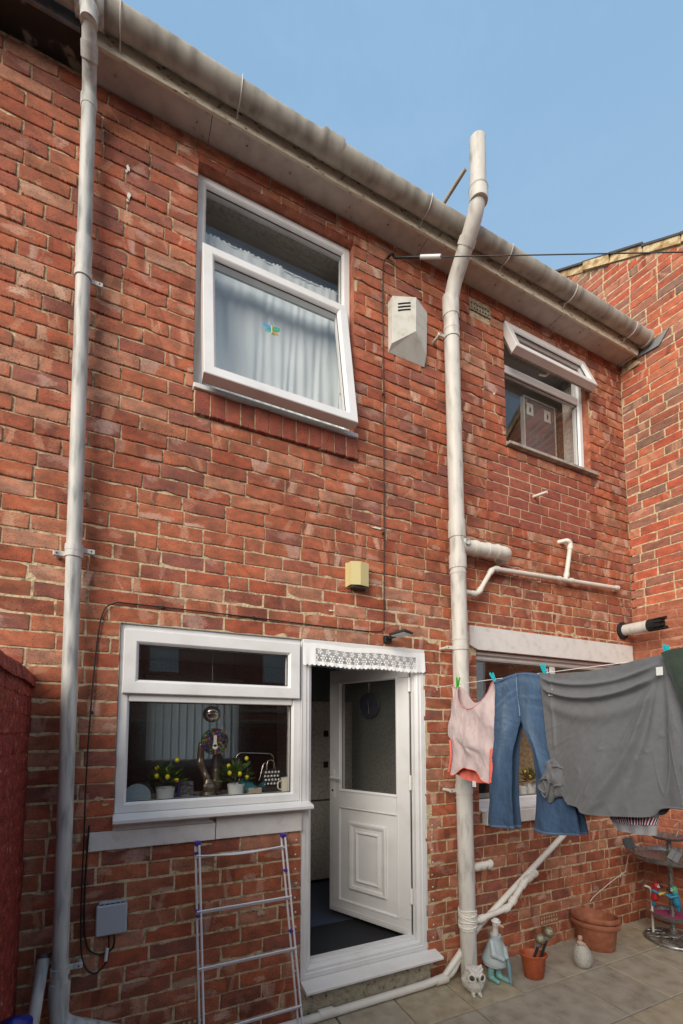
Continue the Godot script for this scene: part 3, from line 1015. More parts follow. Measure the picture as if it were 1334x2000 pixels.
func build_door(h: Node) -> void:
	var w := part("door_frame", h)
	var fr := MB.new()
	fr.ring(DR.position.x + 0.001, 0.197, DR.end.x - 0.001, DR.end.y - 0.002, [Vector2(0, -0.1), Vector2(0, -0.014), Vector2(0.004, -0.01), Vector2(0.03, -0.01), Vector2(0.034, -0.016), Vector2(0.052, -0.016), Vector2(0.058, -0.022), Vector2(0.07, -0.03), Vector2(0.07, -0.06), Vector2(0.084, -0.06), Vector2(0.084, -0.1), Vector2(0, -0.1)])
	obj("jambs", fr, M.upvc, w)
	var sl := MB.new()
	sl.slab(PackedVector2Array([Vector2(-0.09, 0.168), Vector2(0.088, 0.1605), Vector2(0.093, 0.165), Vector2(0.093, 0.176), Vector2(0.088, 0.18), Vector2(0.0, 0.1965), Vector2(-0.09, 0.1965)]), -3.287, -2.322, Transform3D(Basis(Vector3(0, 0, 1), Vector3(0, 1, 0), Vector3(1, 0, 0)), Vector3.ZERO))
	obj("threshold", sl, M.upvc, w)
	obj("keep_strip", MB.new().box(Vector3(-2.462, 0.3, -0.093), Vector3(-2.456, 2.12, -0.062), 0.001), M.steel, w)
	obj("draught_seal", MB.new().box(Vector3(-2.463, 0.29, -0.0605), Vector3(-2.4595, 2.13, -0.054), 0.0005), M.black_rubber, w)
	var d := part("back_door", h)
	d.position = Vector3(-2.468, 0.272, -0.066)
	d.rotation.y = deg_to_rad(-67)
	var W := 0.75
	var H := 1.868
	# leaf: frame members round the glass and the panel
	var lf := MB.new()
	for b in [[-W, 0.0, 0.0, 0.105], [-W + 0.1102, 0.79, -0.1102, 0.93], [-W, H - 0.105, 0.0, H], [-W, 0.1052, -W + 0.11, H - 0.1052], [-0.11, 0.1052, 0.0, H - 0.1052]]:
		lf.box(Vector3(b[0], b[1], -0.058), Vector3(b[2], b[3], 0.0), 0.004)
	obj("leaf", lf, M.upvc, d)
	var gl := MB.new()
	gl.ring(-W + 0.1, 0.92, -0.1, H - 0.096, [Vector2(0, -0.003), Vector2(0.0, 0.006), Vector2(0.006, 0.006), Vector2(0.016, -0.006), Vector2(0.016, -0.05)])
	obj("glazing_bead", gl, M.upvc, d)
	pane(d, -W + 0.112, 0.932, -0.112, H - 0.108, -0.03, Transform3D.IDENTITY, "frosted")
	var pn := MB.new()
	pn.ring(-W + 0.1, 0.095, -0.1, 0.8, [Vector2(0, -0.003), Vector2(0, 0.006), Vector2(0.006, 0.006), Vector2(0.016, -0.008), Vector2(0.1, -0.008), Vector2(0.102, 0.004), Vector2(0.112, 0.009), Vector2(0.13, 0.004), Vector2(0.14, -0.006), Vector2(0.165, -0.006), Vector2(0.168, 0.004), Vector2(0.176, 0.007), Vector2(0.19, -0.006)])
	pn.box(Vector3(-W + 0.28, 0.275, -0.03), Vector3(-0.28, 0.62, -0.006), 0.0)
	obj("panel", pn, M.upvc, d)
	obj("weather_bar", MB.new().box(Vector3(-W + 0.02, 0.015, 0.0005), Vector3(-0.02, 0.045, 0.004), 0.001), M.upvc, d)
	var hd := MB.new()
	hd.box(Vector3(-W + 0.028, 0.86, 0.0005), Vector3(-W + 0.062, 1.08, 0.01), 0.004)
	var hp := obj("handle_plate", hd, M.white_plastic, d)
	obj("handle", MB.new().tube(rounded([Vector3(-W + 0.045, 1.02, 0.008), Vector3(-W + 0.045, 1.02, 0.05), Vector3(-W + 0.165, 1.02, 0.052)], 0.02), 0.0095, 10), M.white_plastic, hp)
	obj("key_barrel", MB.new().tube([Vector3(-W + 0.045, 0.92, 0.008), Vector3(-W + 0.045, 0.92, 0.016)], 0.008, 10), M.black, hp)
	for y in [0.22, 0.98, 1.66]:
		obj("hinge", MB.new().tube([Vector3(0.008, y, 0.005), Vector3(0.008, y + 0.1, 0.005)], 0.011, 10), M.white_plastic, d)
	obj("lock_edge", MB.new().box(Vector3(-0.001, 0.02, -0.045), Vector3(0.0015, H - 0.02, -0.022), 0.0005), M.steel, d)

# ---------------------------------------------------------------- ground, yard walls, the houses across the lane
func build_setting() -> void:
	var g := MB.new()
	g.flat(Vector3(-120, -0.05, 120), Vector3(120, -0.05, 120), Vector3(120, -0.05, -120), Vector3(-120, -0.05, -120))
	structure(obj("ground", g, M.asphalt))
	# paving slabs in rows along the house
	var pv := Node3D.new()
	pv.name = "paving"
	add_child(pv)
	structure(pv)
	var bedm := MB.new()
	bedm.flat(Vector3(-4.64, -0.022, 4.4), Vector3(0.45, -0.022, 4.4), Vector3(0.1, -0.022, 0.0), Vector3(-4.64, -0.022, 0.0))
	obj("joint_sand", bedm, M.joint_sand, pv)
	for row in 10:
		var z0 := -0.056 + row * 0.44
		var z1 := z0 + 0.431
		if row == 0: z0 = 0.004
		for k in 14:
			var x1 := 0.1 - k * 0.4 - (0.0 if row % 2 == 0 else 0.0)
			var x0 := x1 - 0.391
			if x0 < -4.8: continue
			x1 = minf(x1, 0.02 + z0 * 0.1)
			if x1 - x0 < 0.05: continue
			var sk := -0.05
			var y := rng.randf_range(-0.002, 0.002)
			var t := rng.randf_range(-0.002, 0.002)
			var mb := MB.new()
			mb.box(Vector3(-0.5, -0.045, -0.5), Vector3(0.5, 0.0, 0.5), 0.0, Transform3D.IDENTITY)
			mb = MB.new()
			# chamfered slab with a skew of its joints
			var P := func(x: float, yy: float, z: float) -> Vector3: return Vector3(x + sk * z, yy + t * (x - x0) * 2.0, z)
			var e := 0.004
			var top := [P.call(x0 + e, y, z0 + e), P.call(x1 - e, y, z0 + e), P.call(x1 - e, y, z1 - e), P.call(x0 + e, y, z1 - e)]
			var mid := [P.call(x0, y - e, z0), P.call(x1, y - e, z0), P.call(x1, y - e, z1), P.call(x0, y - e, z1)]
			var low := [P.call(x0, -0.03, z0), P.call(x1, -0.03, z0), P.call(x1, -0.03, z1), P.call(x0, -0.03, z1)]
			mb.flat(top[3], top[2], top[1], top[0])
			for q in 4:
				var q2 := (q + 1) % 4
				mb.flat(top[q], top[q2], mid[q2], mid[q])
				mb.flat(mid[q], mid[q2], low[q2], low[q])
			obj("paving_slab", mb, M["paving_%d" % (rng.randi() % 3)], pv)
	# crumbs of mortar and grit along the foot of the wall
	var cr := MB.new()
	for k in 260:
		var s := rng.randf_range(0.002, 0.006)
		var p := Vector3(rng.randf_range(-3.2, 0.0), 0.002, 0.008 + pow(rng.randf(), 3.0) * 0.25)
		cr.ball(p, Vector3(s * rng.randf_range(0.7, 1.5), s * 0.6, s), 6)
	obj("grit", cr, M.render, pv).set_meta("kind", "stuff")
	build_side_wall()
	build_yard_wall()
	build_across()

func build_side_wall() -> void:
	var h := thing("side_wall", "tall orange red brick side wall with pale joints and sloping stone verge", "wall")
	var U := Vector3(0.10789, 0, 0.99416)
	var N := Vector3(-0.99416, 0, 0.10789)
	var top := func(t: float) -> float: return 6.30 - 0.6 * t
	var rects := []
	for r0 in lay(-1.4, 2.0, -0.08, 7.0, [], 0.236, 0.16, 0.1):
		var r: Rect2 = r0
		var c: Vector2 = r.get_center()
		if r.position.x < 0.002 and r.end.x > 0.03 and r.position.y < 5.1:
			r = Rect2(0.002, r.position.y, r.end.x - 0.002, r.size.y)
			c = r.get_center()
		if r.end.y < top.call(r.end.x) - 0.01 and r.end.y < top.call(r.position.x) + 0.03:
			if c.x > 0.0 or c.y > 5.0:
				rects.append(r)
		elif c.y > 5.0:
			# bricks cut to the slope
			for k in 3:
				var a: float = r.position.x + r.size.x * k / 3.0
				var lim: float = top.call(a + r.size.x / 3.0) - 0.004
				if lim - r.position.y > 0.02:
					rects.append(Rect2(a, r.position.y, r.size.x / 3.0, minf(r.size.y, lim - r.position.y)))
	var high := []
	var low := []
	for r in rects:
		if r.get_center().y > 2.78 + 0.05 * sin(r.position.x * 9.0):
			high.append(r)
		else:
			low.append(r)
	var tint := func(_r: Rect2) -> Color:
		var g := rng.randf_range(0.8, 1.14)
		var w := rng.randf_range(-0.07, 0.07)
		return Color(g, g * (1.0 + w), g * (1.0 + w * 1.4))
	var up := part("upper_wall", h)
	wall_bricks(up, high, Vector3.ZERO, U, N, M.side_brick, 230, tint)
	var lo := part("washed_lower_wall", h)
	wall_bricks(lo, low, Vector3.ZERO, U, N, M.wall_wash, 70, func(_r): var g := rng.randf_range(0.88, 1.08); return Color(g, g, g), 0.016)
	var dn := noise(95, 1.0, 3)
	var cut := []
	obj("mortar", clipped_bed(U, N, -1.4, 2.0, 2.78, top, func(a, b): return 0.0035 + 0.002 * dn.get_noise_2d(a * 6, b * 6)), M.side_mortar, up)
	obj("mortar", bed(Vector3.ZERO, U, N, 0.0, 2.0, -0.08, 2.78, cut, func(a, b): return 0.003 + 0.002 * dn.get_noise_2d(a * 6, b * 6), 0.08), M.wash_mortar, lo)
	# the body behind the face
	var body := MB.new()
	var poly := PackedVector2Array([Vector2(-1.4, -0.08), Vector2(2.0, -0.08), Vector2(2.0, 6.27 - 1.2), Vector2(-1.4, 6.27 + 0.84)])
	body.slab(poly, -0.25, -0.02, Transform3D(Basis(U, Vector3.UP, N), Vector3.ZERO))
	obj("wall_body", body, M.side_mortar, h)
	# sloping verge of bedded stones
	var x := -1.4
	var k := 0
	while x < 2.0:
		var l := rng.randf_range(0.16, 0.34)
		var a := x + 0.004
		var b := minf(x + l, 2.0)
		var th := rng.randf_range(0.05, 0.085)
		var dy := rng.randf_range(-0.012, 0.012)
		var mb := MB.new()
		var pl := PackedVector2Array([Vector2(a, top.call(a) + dy - 0.01), Vector2(b, top.call(b) + dy - 0.012), Vector2(b, top.call(b) + dy + th), Vector2(a + 0.01, top.call(a) + dy + th)])
		mb.slab(pl, -0.3, 0.02 + rng.randf_range(-0.012, 0.012), Transform3D(Basis(U, Vector3.UP, N), Vector3.ZERO))
		obj("verge_stone", mb, M.verge, h)
		var sl := MB.new()
		var p2 := PackedVector2Array([Vector2(a - 0.01, top.call(a) + dy + th), Vector2(b, top.call(b) + dy + th), Vector2(b + 0.01, top.call(b) + dy + th + 0.014), Vector2(a, top.call(a) + dy + th + 0.018)])
		sl.slab(p2, -0.4, 0.03, Transform3D(Basis(U, Vector3.UP, N), Vector3.ZERO))
		obj("roof_slate", sl, M.slate, h)
		x += l
		k += 1
	# lead flashing at the gutter end
	var fl := MB.new()
	fl.slab(PackedVector2Array([Vector2(0.16, 5.17), Vector2(0.34, 5.16), Vector2(0.44, 5.28), Vector2(0.37, 5.245), Vector2(0.3, 5.235), Vector2(0.255, 5.33), Vector2(0.23, 5.24)]), 0.006, 0.014, Transform3D(Basis(U, Vector3.UP, N), Vector3.ZERO))
	obj("lead_flashing", fl, mat("lead", rgb8(132, 138, 142), 0.5, 0.2), h)

func clipped_bed(U: Vector3, N: Vector3, u0: float, u1: float, v0: float, top: Callable, deep: Callable) -> MB:
	var mb := MB.new()
	var nu := 40
	var nv := 50
	for i in nu + 1:
		var u := lerpf(u0, u1, float(i) / nu)
		for j in nv + 1:
			var base: float = v0 if u > -0.01 else 5.0
			var v := lerpf(base, top.call(u), float(j) / nv)
			mb.vert(U * u + Vector3.UP * v - N * float(deep.call(u, v)), N)
	for i in nu:
		for j in nv:
			var a := i * (nv + 1) + j
			mb.quad(a, a + nv + 1, a + nv + 2, a + 1)
	return mb

func build_yard_wall() -> void:
	var h := thing("yard_wall", "red painted brick yard wall with rounded coping left of the house", "wall")
	var O := Vector3(-4.668, 0, 0)
	var U := Vector3(0, 0, 1)
	var N := Vector3(1, 0, 0)
	var rects := lay(0.002, 4.4, -0.06, 1.86, [], 0.236, 0.3, 0.03)
	var near := rects.filter(func(r): return r.position.x < 1.3)
	var tint := func(_r): return Color.WHITE
	wall_bricks(h, rects, O, U, N, M.red_paint, mini(near.size(), 150), tint, 0.012)
	obj("mortar", bed(O, U, N, 0.0, 4.4, -0.06, 1.88, [], func(a, b): return 0.004 + 0.0015 * sin(a * 31.0 + b * 17.0), 0.1), M.red_paint, h)
	obj("wall_body", MB.new().box(Vector3(-4.90, -0.06, 0.0), Vector3(-4.676, 1.88, 4.4), 0.01), M.red_paint, h)
	# rounded coping bricks
	var z := 0.004
	while z < 4.3:
		var mb := MB.new()
		var l := rng.randf_range(0.105, 0.114)
		var pr := []
		for k in 11:
			var an := PI * k / 10.0
			pr.append(Vector2(-4.785 + 0.13 * cos(an), 1.885 + 0.085 * pow(sin(an), 0.7)))
		pr.append(Vector2(-4.915, 1.872))
		pr.append(Vector2(-4.655, 1.872))
		mb.slab(PackedVector2Array(pr), z, z + l, Transform3D(Basis(Vector3.RIGHT, Vector3.UP, Vector3.BACK), Vector3(rng.randf_range(-0.003, 0.003), rng.randf_range(-0.004, 0.004), 0)))
		obj("coping_brick", mb, M.red_paint, h)
		z += l + 0.008

func build_across() -> void:
	# yard end wall, then the backs across the lane, which the panes mirror
	var e := thing("rear_yard_wall", "dark brick wall closing the yard behind the viewer", "wall")
	obj("wall_body", MB.new().box(Vector3(-4.9, -0.06, 4.45), Vector3(0.9, 1.75, 4.68), 0.01), M.mortar, e)
	var rects := lay(-4.9, 0.9, -0.06, 1.74, [], 0.236, 0.2, 0.0)
	var mb := MB.new()
	for r in rects:
		brick(mb, Vector3(0, 0, 4.45), Vector3.RIGHT, Vector3(0, 0, -1), r, 0.004, 0.012, rng.randi() % 128, Color(0.7, 0.66, 0.66))
	obj("brickwork", mb, M.brick, e).set_meta("kind", "stuff")
	obj("coping", MB.new().box(Vector3(-4.95, 1.75, 4.42), Vector3(0.95, 1.82, 4.71), 0.02), M.render, e)
	for k in 3:
		var x := -15.0 + k * 7.2
		var h := thing("opposite_house", ["brick terraced house across the lane on the left", "brick terraced house across the lane facing the yard", "brick terraced house across the lane on the right"][k], "house", Vector3(x, 0, 13.5), "houses across the lane")
		var holes := [r2(1.0, 3.4, 2.1, 4.7), r2(4.4, 3.6, 5.3, 4.6), r2(1.0, 0.9, 2.6, 2.2), r2(4.4, 0.05, 5.3, 2.1)]
		var wl := MB.new()
		wl = bed(Vector3.ZERO, Vector3.RIGHT, Vector3(0, 0, -1), 0.0, 7.15, -0.05, 5.3, holes, func(_a, _b): return 0.0, 1.0)
		obj("wall", wl, M.brick_dark, h)
		var bk := MB.new().box(Vector3(0.0, -0.05, 0.3), Vector3(7.15, 5.3, 5.0), 0.01)
		obj("inside", bk, M.dark_unit, h)
		for i in 4:
			var q: Rect2 = holes[i]
			var win := part("door" if i == 3 else "window", h)
			obj("frame", MB.new().ring(q.position.x, q.position.y, q.end.x, q.end.y, frame_profile(0.08, 0.12, 0.05), Transform3D(Basis(Vector3.RIGHT, Vector3.UP, Vector3(0, 0, -1)), Vector3(0, 0, 0.14))), M.upvc, win)
			var pn := MB.new()
			pn.flat(Vector3(q.position.x, q.position.y, 0.09), Vector3(q.position.x, q.end.y, 0.09), Vector3(q.end.x, q.end.y, 0.09), Vector3(q.end.x, q.position.y, 0.09))
			obj("pane", pn, M.ceramic if i != 3 else M.upvc, win)
		var rf := MB.new()
		rf.slab(PackedVector2Array([Vector2(-0.3, 5.25), Vector2(2.6, 7.3), Vector2(5.3, 5.25)]), 0.0, 7.15, Transform3D(Basis(Vector3(0, 0, 1), Vector3.UP, Vector3(1, 0, 0)), Vector3.ZERO))
		obj("roof", rf, M.slate, h)
	var lw := thing("lane_wall", "long dark brick wall of the yards across the lane", "wall")
	obj("wall_body", MB.new().box(Vector3(-16, -0.05, 8.6), Vector3(8, 2.1, 8.85), 0.02), M.brick_dark, lw)
	obj("coping", MB.new().box(Vector3(-16, 2.1, 8.56), Vector3(8, 2.18, 8.89), 0.02), M.render, lw)

# ---------------------------------------------------------------- pipes, gutter, boxes and cables on the house
func collar(p: Vector3, d: Vector3, r: float, l: float) -> MB:
	var mb := MB.new()
	d = d.normalized()
	mb.tube([p - d * l * 0.5, p - d * (l * 0.5 - 0.004), p + d * (l * 0.5 - 0.004), p + d * l * 0.5], [r - 0.003, r, r, r - 0.003], 24)
	return mb

func clip(parent: Node, p: Vector3, r: float, m: Material, dirx := -1.0) -> void:
	var mb := MB.new()
	mb.tube([p - Vector3(0, 0.016, 0), p + Vector3(0, 0.016, 0)], r, 20)
	var b := obj("bracket", mb, m, parent)
	var lug := MB.new()
	lug.box(Vector3(p.x + dirx * (r - 0.008), p.y - 0.013, p.z - 0.024), Vector3(p.x + dirx * (r + 0.05), p.y + 0.013, p.z - 0.01), 0.004)
	lug.tube([Vector3(p.x + dirx * (r + 0.034), p.y, -0.004), Vector3(p.x + dirx * (r + 0.034), p.y, p.z - 0.012)], 0.011, 12)
	obj("lug", lug, m, b)
	obj("screw", MB.new().ball(Vector3(p.x + dirx * (r + 0.034), p.y, p.z - 0.0095), Vector3(0.0045, 0.0045, 0.002), 8), M.slate, b)

func build_fittings() -> void:
	# left rainwater downpipe
	var t := thing("downpipe", "grey white rainwater downpipe running from gutter down the left of the house", "pipe")
	var px := func(y: float) -> float: return -4.492 - 0.0095 * y
	var path := [Vector3(-4.497, 0.42, 0.075), Vector3(px.call(5.02), 5.02, 0.075), Vector3(-4.537, 5.08, 0.15), Vector3(-4.537, 5.17, 0.262)]
	obj("pipe", MB.new().tube(rounded(path, 0.08, 6), 0.034, 24), M.pipe_grey, t)
	for y in [4.14, 4.06]:
		obj("collar", collar(Vector3(px.call(y), y, 0.075), Vector3.UP, 0.0395 if y > 4.1 else 0.037, 0.09), M.pipe_grey, t)
	for a in [[Vector3(-4.537, 5.1, 0.185), Vector3(0, 0.62, 0.78)], [Vector3(px.call(4.95), 4.955, 0.076), Vector3(0, 1, 0.05)], ]:
		obj("collar", collar(a[0], a[1], 0.0395, 0.06), M.pipe_grey, t)
	obj("outlet", MB.new().tube([Vector3(-4.537, 5.14, 0.262), Vector3(-4.537, 5.19, 0.262), Vector3(-4.537, 5.2, 0.262), Vector3(-4.537, 5.24, 0.262)], [0.04, 0.04, 0.048, 0.05], 24), M.pipe_grey, t)
	obj("outlet_band", MB.new().sheet(16, 4, func(u: float, v: float) -> Vector3: return Vector3(-4.537 + (v - 0.5) * 0.13, 5.275 + 0.077 * sin(PI + PI * u), 0.258 + 0.077 * cos(PI + PI * u))), M.pipe_grey, t)
	for y in [2.55, 3.98]:
		clip(t, Vector3(px.call(y), y, 0.075), 0.0405, M.pipe_grey, 1.0)
	clip(t, Vector3(px.call(2.52), 2.52, 0.075), 0.0395, M.pipe_grey, -1.0)
	clip(t, Vector3(px.call(0.56), 0.56, 0.075), 0.04, M.pipe_grey, 1.0)
	obj("collar", collar(Vector3(-4.497, 0.46, 0.075), Vector3.UP, 0.043, 0.1), M.pipe_grey, t)
	obj("shoe", MB.new().tube(rounded([Vector3(-4.497, 0.43, 0.075), Vector3(-4.492, 0.33, 0.082), Vector3(-4.25, 0.24, 0.12)], 0.08, 6), 0.04, 24), M.pipe_grey, t)
	obj("shoe_pipe", MB.new().tube([Vector3(-4.28, 0.251, 0.115), Vector3(-4.02, 0.155, 0.15), Vector3(-3.9, 0.05, 0.16), Vector3(-3.9, -0.01, 0.16)], 0.033, 20), M.pipe_grey, t)
	# gutter
	t = thing("gutter", "weathered grey half round gutter along the eaves above the brick wall", "gutter")
	var gm := MB.new()
	var gy := 5.275
	var gz := 0.258
	var pr := []
	for k in 17:
		var an := PI + PI * k / 16.0
		pr.append(Vector2(0.067 * cos(an), 0.067 * sin(an)))
	for k in 17:
		var an := TAU - PI * k / 16.0
		pr.append(Vector2(0.062 * cos(an), 0.062 * sin(an)))
	gm.sheet(32, 60, func(u: float, v: float) -> Vector3:
		var p: Vector2 = pr[int(round(u * 32))]
		return Vector3(lerpf(-6.6, -0.02, v), gy + p.y + 0.012 * sin(v * 9.0), gz + p.x))
	obj("trough", gm, M.gutter, t)
	obj("end_cap", MB.new().tube([Vector3(-0.035, gy - 0.005, gz), Vector3(-0.012, gy - 0.005, gz)], 0.072, 24), M.gutter, t)
	for x in [-4.40, -3.79, -2.50, -1.76, -1.05, -0.26]:
		var sb := MB.new()
		var pts := []
		for k in 13:
			var an := PI * 0.98 + PI * 1.04 * k / 12.0
			pts.append(Vector3(x, gy + 0.0735 * sin(an), gz + 0.0735 * cos(an)))
		sb.tube(pts, 0.0035, 6)
		sb.tube([Vector3(x, gy - 0.062, gz - 0.04), Vector3(x, gy - 0.085, SOFF + 0.024)], 0.004, 6)
		obj("strap", sb, M.pipe_cream, t)
	for x in [-3.23]:
		var un := MB.new()
		un.sheet(16, 6, func(u: float, v: float) -> Vector3:
			var an := PI + PI * u
			var rr := 0.0735 + 0.006 * absf(sin(v * PI * 3.0))
			return Vector3(x + (v - 0.5) * 0.15, gy + rr * sin(an), gz + rr * cos(an)))
		obj("union", un, M.gutter, t)
	# soil pipe
	t = thing("soil_pipe", "thick cream soil and vent pipe rising past the gutter beside the door", "pipe")
	var sp := [Vector3(-2.118, -0.01, 0.1), Vector3(-2.168, 4.9, 0.1), Vector3(-2.19, 5.24, 0.43), Vector3(-2.188, 5.735, 0.435)]
	obj("pipe", MB.new().tube(rounded(sp, 0.13, 8), 0.055, 32), M.pipe_cream, t)
	for a in [[4.80, 0.0615, 0.16], [4.62, 0.059, 0.02], [3.1, 0.062, 0.13], [2.86, 0.062, 0.1], [2.78, 0.0595, 0.02], [2.3, 0.0595, 0.012], [1.26, 0.06, 0.07], [1.2, 0.058, 0.012]]:
		obj("collar", collar(Vector3(-2.119 - 0.0102 * a[0], a[0], 0.1), Vector3(-0.01, 1, 0), a[1], a[2]), M.pipe_cream, t)
	obj("collar", collar(Vector3(-2.181, 5.11, 0.30), Vector3(-0.02, 0.34, 0.33), 0.0625, 0.05), M.pipe_cream, t)
	obj("collar", collar(Vector3(-2.19, 5.31, 0.433), Vector3(0, 1, 0), 0.0635, 0.085), M.pipe_cream, t)
	obj("seal_ring", collar(Vector3(-2.19, 5.357, 0.433), Vector3(0, 1, 0), 0.0655, 0.014), M.gutter, t)
	obj("mouth", MB.new().tube([Vector3(-2.188, 5.734, 0.435), Vector3(-2.188, 5.737, 0.435)], 0.05, 24), M.black, t)
	for y in [4.56, 2.24, 1.25]:
		clip(t, Vector3(-2.119 - 0.0102 * y, y, 0.1), 0.0605, M.pipe_cream, -1.0)
	obj("tape", MB.new().tube(wrapped(Vector3(-2.122, 0.4, 0.1), 0.0595), 0.006, 6), M.pipe_white, t)
	var wrapm := MB.new()
	wrapm.sheet(40, 10, func(u: float, v: float) -> Vector3:
		var an := TAU * u
		var rr := 0.06 + 0.0035 * sin(u * 60.0 + v * 9.0) * sin(v * 11.0 + u * 17.0)
		return Vector3(-2.122 + rr * cos(an), 0.33 + 0.13 * v + 0.006 * sin(u * 12.0), 0.1 + rr * sin(an)))
	obj("taped_joint", wrapm, M.pipe_white, t)
	# branch to the bathroom
	var b0 := Vector3(-2.13, 2.985, 0.1)
	obj("branch", MB.new().tube(rounded([b0, Vector3(-1.78, 3.0, 0.1), Vector3(-1.665, 3.005, 0.1), Vector3(-1.65, 2.995, -0.01)], 0.075, 8), 0.05, 28), M.pipe_white, t)
	for x in [-2.0, -1.985, -1.87, -1.78]:
		obj("collar", collar(Vector3(x, 2.985 + 0.043 * (x + 2.13), 0.1), Vector3(1, 0.043, 0), 0.056, 0.022), M.pipe_white, t)
	obj("rodding_eye", MB.new().lathe([Vector2(0.0, 0.012), Vector2(0.014, 0.012), Vector2(0.016, 0.018), Vector2(0.024, 0.018), Vector2(0.026, 0.0)], Transform3D(Basis(Vector3.RIGHT, PI / 2), Vector3(-2.105, 3.0, 0.147)), 20), M.pipe_grey, t)
	# upper waste pipe
	t = thing("upper_waste_pipe", "thin white waste pipe zigzagging from soil pipe under the bathroom window", "pipe")
	var wp := [Vector3(-2.11, 2.655, 0.085), Vector3(-1.945, 2.66, 0.075), Vector3(-1.78, 2.885, 0.06), Vector3(-0.3, 2.94, 0.05), Vector3(-0.255, 2.942, 0.045), Vector3(-0.25, 2.942, -0.01)]
	obj("pipe", MB.new().tube(rounded(wp, 0.035, 5), 0.0185, 16), M.pipe_white, t)
	for a in [[Vector3(-1.99, 2.657, 0.078), Vector3(1, 0.03, 0)], [Vector3(-1.925, 2.69, 0.074), Vector3(0.16, 0.22, 0)], [Vector3(-1.8, 2.855, 0.062), Vector3(0.16, 0.22, 0)], [Vector3(-1.74, 2.887, 0.06), Vector3(1, 0.04, 0)], [Vector3(-1.05, 2.913, 0.055), Vector3(1, 0.04, 0)], [Vector3(-0.9, 2.919, 0.055), Vector3(1, 0.04, 0)], [Vector3(-0.29, 2.941, 0.05), Vector3(1, 0.04, 0)]]:
		obj("fitting", collar(a[0], a[1], 0.0235, 0.04), M.pipe_white, t)
	obj("riser", MB.new().tube(rounded([Vector3(-0.965, 2.915, 0.055), Vector3(-0.9, 3.24, 0.065), Vector3(-0.93, 3.262, 0.06), Vector3(-0.965, 3.262, -0.01)], 0.03, 5), 0.0185, 16), M.pipe_white, t)
	obj("fitting", collar(Vector3(-0.955, 2.96, 0.056), Vector3(0.065, 0.325, 0), 0.0235, 0.04), M.pipe_white, t)
	obj("fitting", collar(Vector3(-0.908, 3.2, 0.064), Vector3(0.065, 0.325, 0), 0.0235, 0.035), M.pipe_white, t)
	# lower waste pipe
	t = thing("lower_waste_pipe", "pale grey waste pipe slanting down to the soil pipe under the jeans", "pipe")
	obj("pipe", MB.new().tube(rounded([Vector3(-1.0, 0.9, -0.01), Vector3(-1.03, 0.885, 0.06), Vector3(-2.0, 0.31, 0.07), Vector3(-2.3, 0.05, 0.075)], 0.04), 0.0215, 16), M.pipe_white, t)
	obj("joining_pipe", MB.new().tube(rounded([Vector3(-2.09, 0.372, 0.12), Vector3(-1.76, 0.41, 0.115), Vector3(-1.6, 0.57, 0.115), Vector3(-1.44, 0.6, 0.08), Vector3(-1.4, 0.605, -0.01)], 0.05, 6), 0.02, 16), M.pipe_white, t)
	for a in [[Vector3(-2.02, 0.38, 0.12), Vector3(1, 0.11, 0)], [Vector3(-1.79, 0.408, 0.115), Vector3(1, 0.2, 0)], [Vector3(-1.72, 0.45, 0.115), Vector3(1, 1, 0)], [Vector3(-1.62, 0.55, 0.115), Vector3(1, 1, 0)], [Vector3(-1.55, 0.58, 0.106), Vector3(1, 0.2, -0.2)], [Vector3(-1.47, 0.597, 0.086), Vector3(1, 0.2, -0.3)]]:
		obj("fitting", collar(a[0], a[1], 0.027, 0.05), M.pipe_white, t)
	t = thing("pipe_stub", "short white capped stub on the side of the soil pipe", "pipe")
	obj("stub", MB.new().tube([Vector3(-2.08, 0.72, 0.1), Vector3(-1.93, 0.727, 0.1), Vector3(-1.9, 0.735, 0.1)], 0.024, 16), M.pipe_white, t)
	for x in [-2.035, -1.985, -1.925]:
		obj("collar", collar(Vector3(x, 0.722, 0.1), Vector3.RIGHT, 0.03, 0.03), M.pipe_white, t)
	# ground drain pipe
	t = thing("ground_pipe", "white painted pipe lying along the foot of the wall by the step", "pipe")
	obj("pipe", MB.new().tube(rounded([Vector3(-2.14, 0.17, 0.055), Vector3(-2.24, 0.045, 0.07), Vector3(-2.45, 0.03, 0.075), Vector3(-3.6, 0.024, 0.08), Vector3(-4.3, 0.024, 0.08)], 0.05, 5), 0.024, 16), M.pipe_white, t)
	for x in [-2.33, -3.16]:
		obj("collar", collar(Vector3(x, 0.032, 0.075), Vector3.RIGHT, 0.029, 0.09), M.pipe_white, t)
	# leaning grey pipe in the left corner
	t = thing("loose_pipe", "short grey pipe leaning in the dark corner behind the downpipe", "pipe")
	obj("pipe", MB.new().tube([Vector3(-4.62, -0.01, 0.3), Vector3(-4.565, 0.63, 0.05)], 0.025, 16), M.pipe_grey, t)
	obj("end_cap", MB.new().tube([Vector3(-4.566, 0.62, 0.054), Vector3(-4.5645, 0.637, 0.047)], 0.027, 16), M.slate, t)
	# overflow pipes
	t = thing("overflow_pipe", "short white overflow pipe poking out of the patched brickwork", "pipe")
	obj("pipe", MB.new().tube([Vector3(-1.25, 3.6, -0.02), Vector3(-1.232, 3.585, 0.12)], 0.012, 12), M.pipe_white, t)
	t = thing("roof_overflow_pipe", "short grey pipe sticking up beyond the gutter rim", "pipe")
	obj("pipe", MB.new().tube([Vector3(-2.4, 5.27, 0.2), Vector3(-2.36, 5.34, 0.5)], 0.013, 12), M.gutter, t)
	# boiler flue
	t = thing("boiler_flue", "cream boiler flue with black slotted end near the house corner", "flue")
	obj("tube", MB.new().tube([Vector3(-0.165, 2.572, 0.0), Vector3(-0.16, 2.572, 0.24)], 0.05, 28), M.pipe_cream, t)
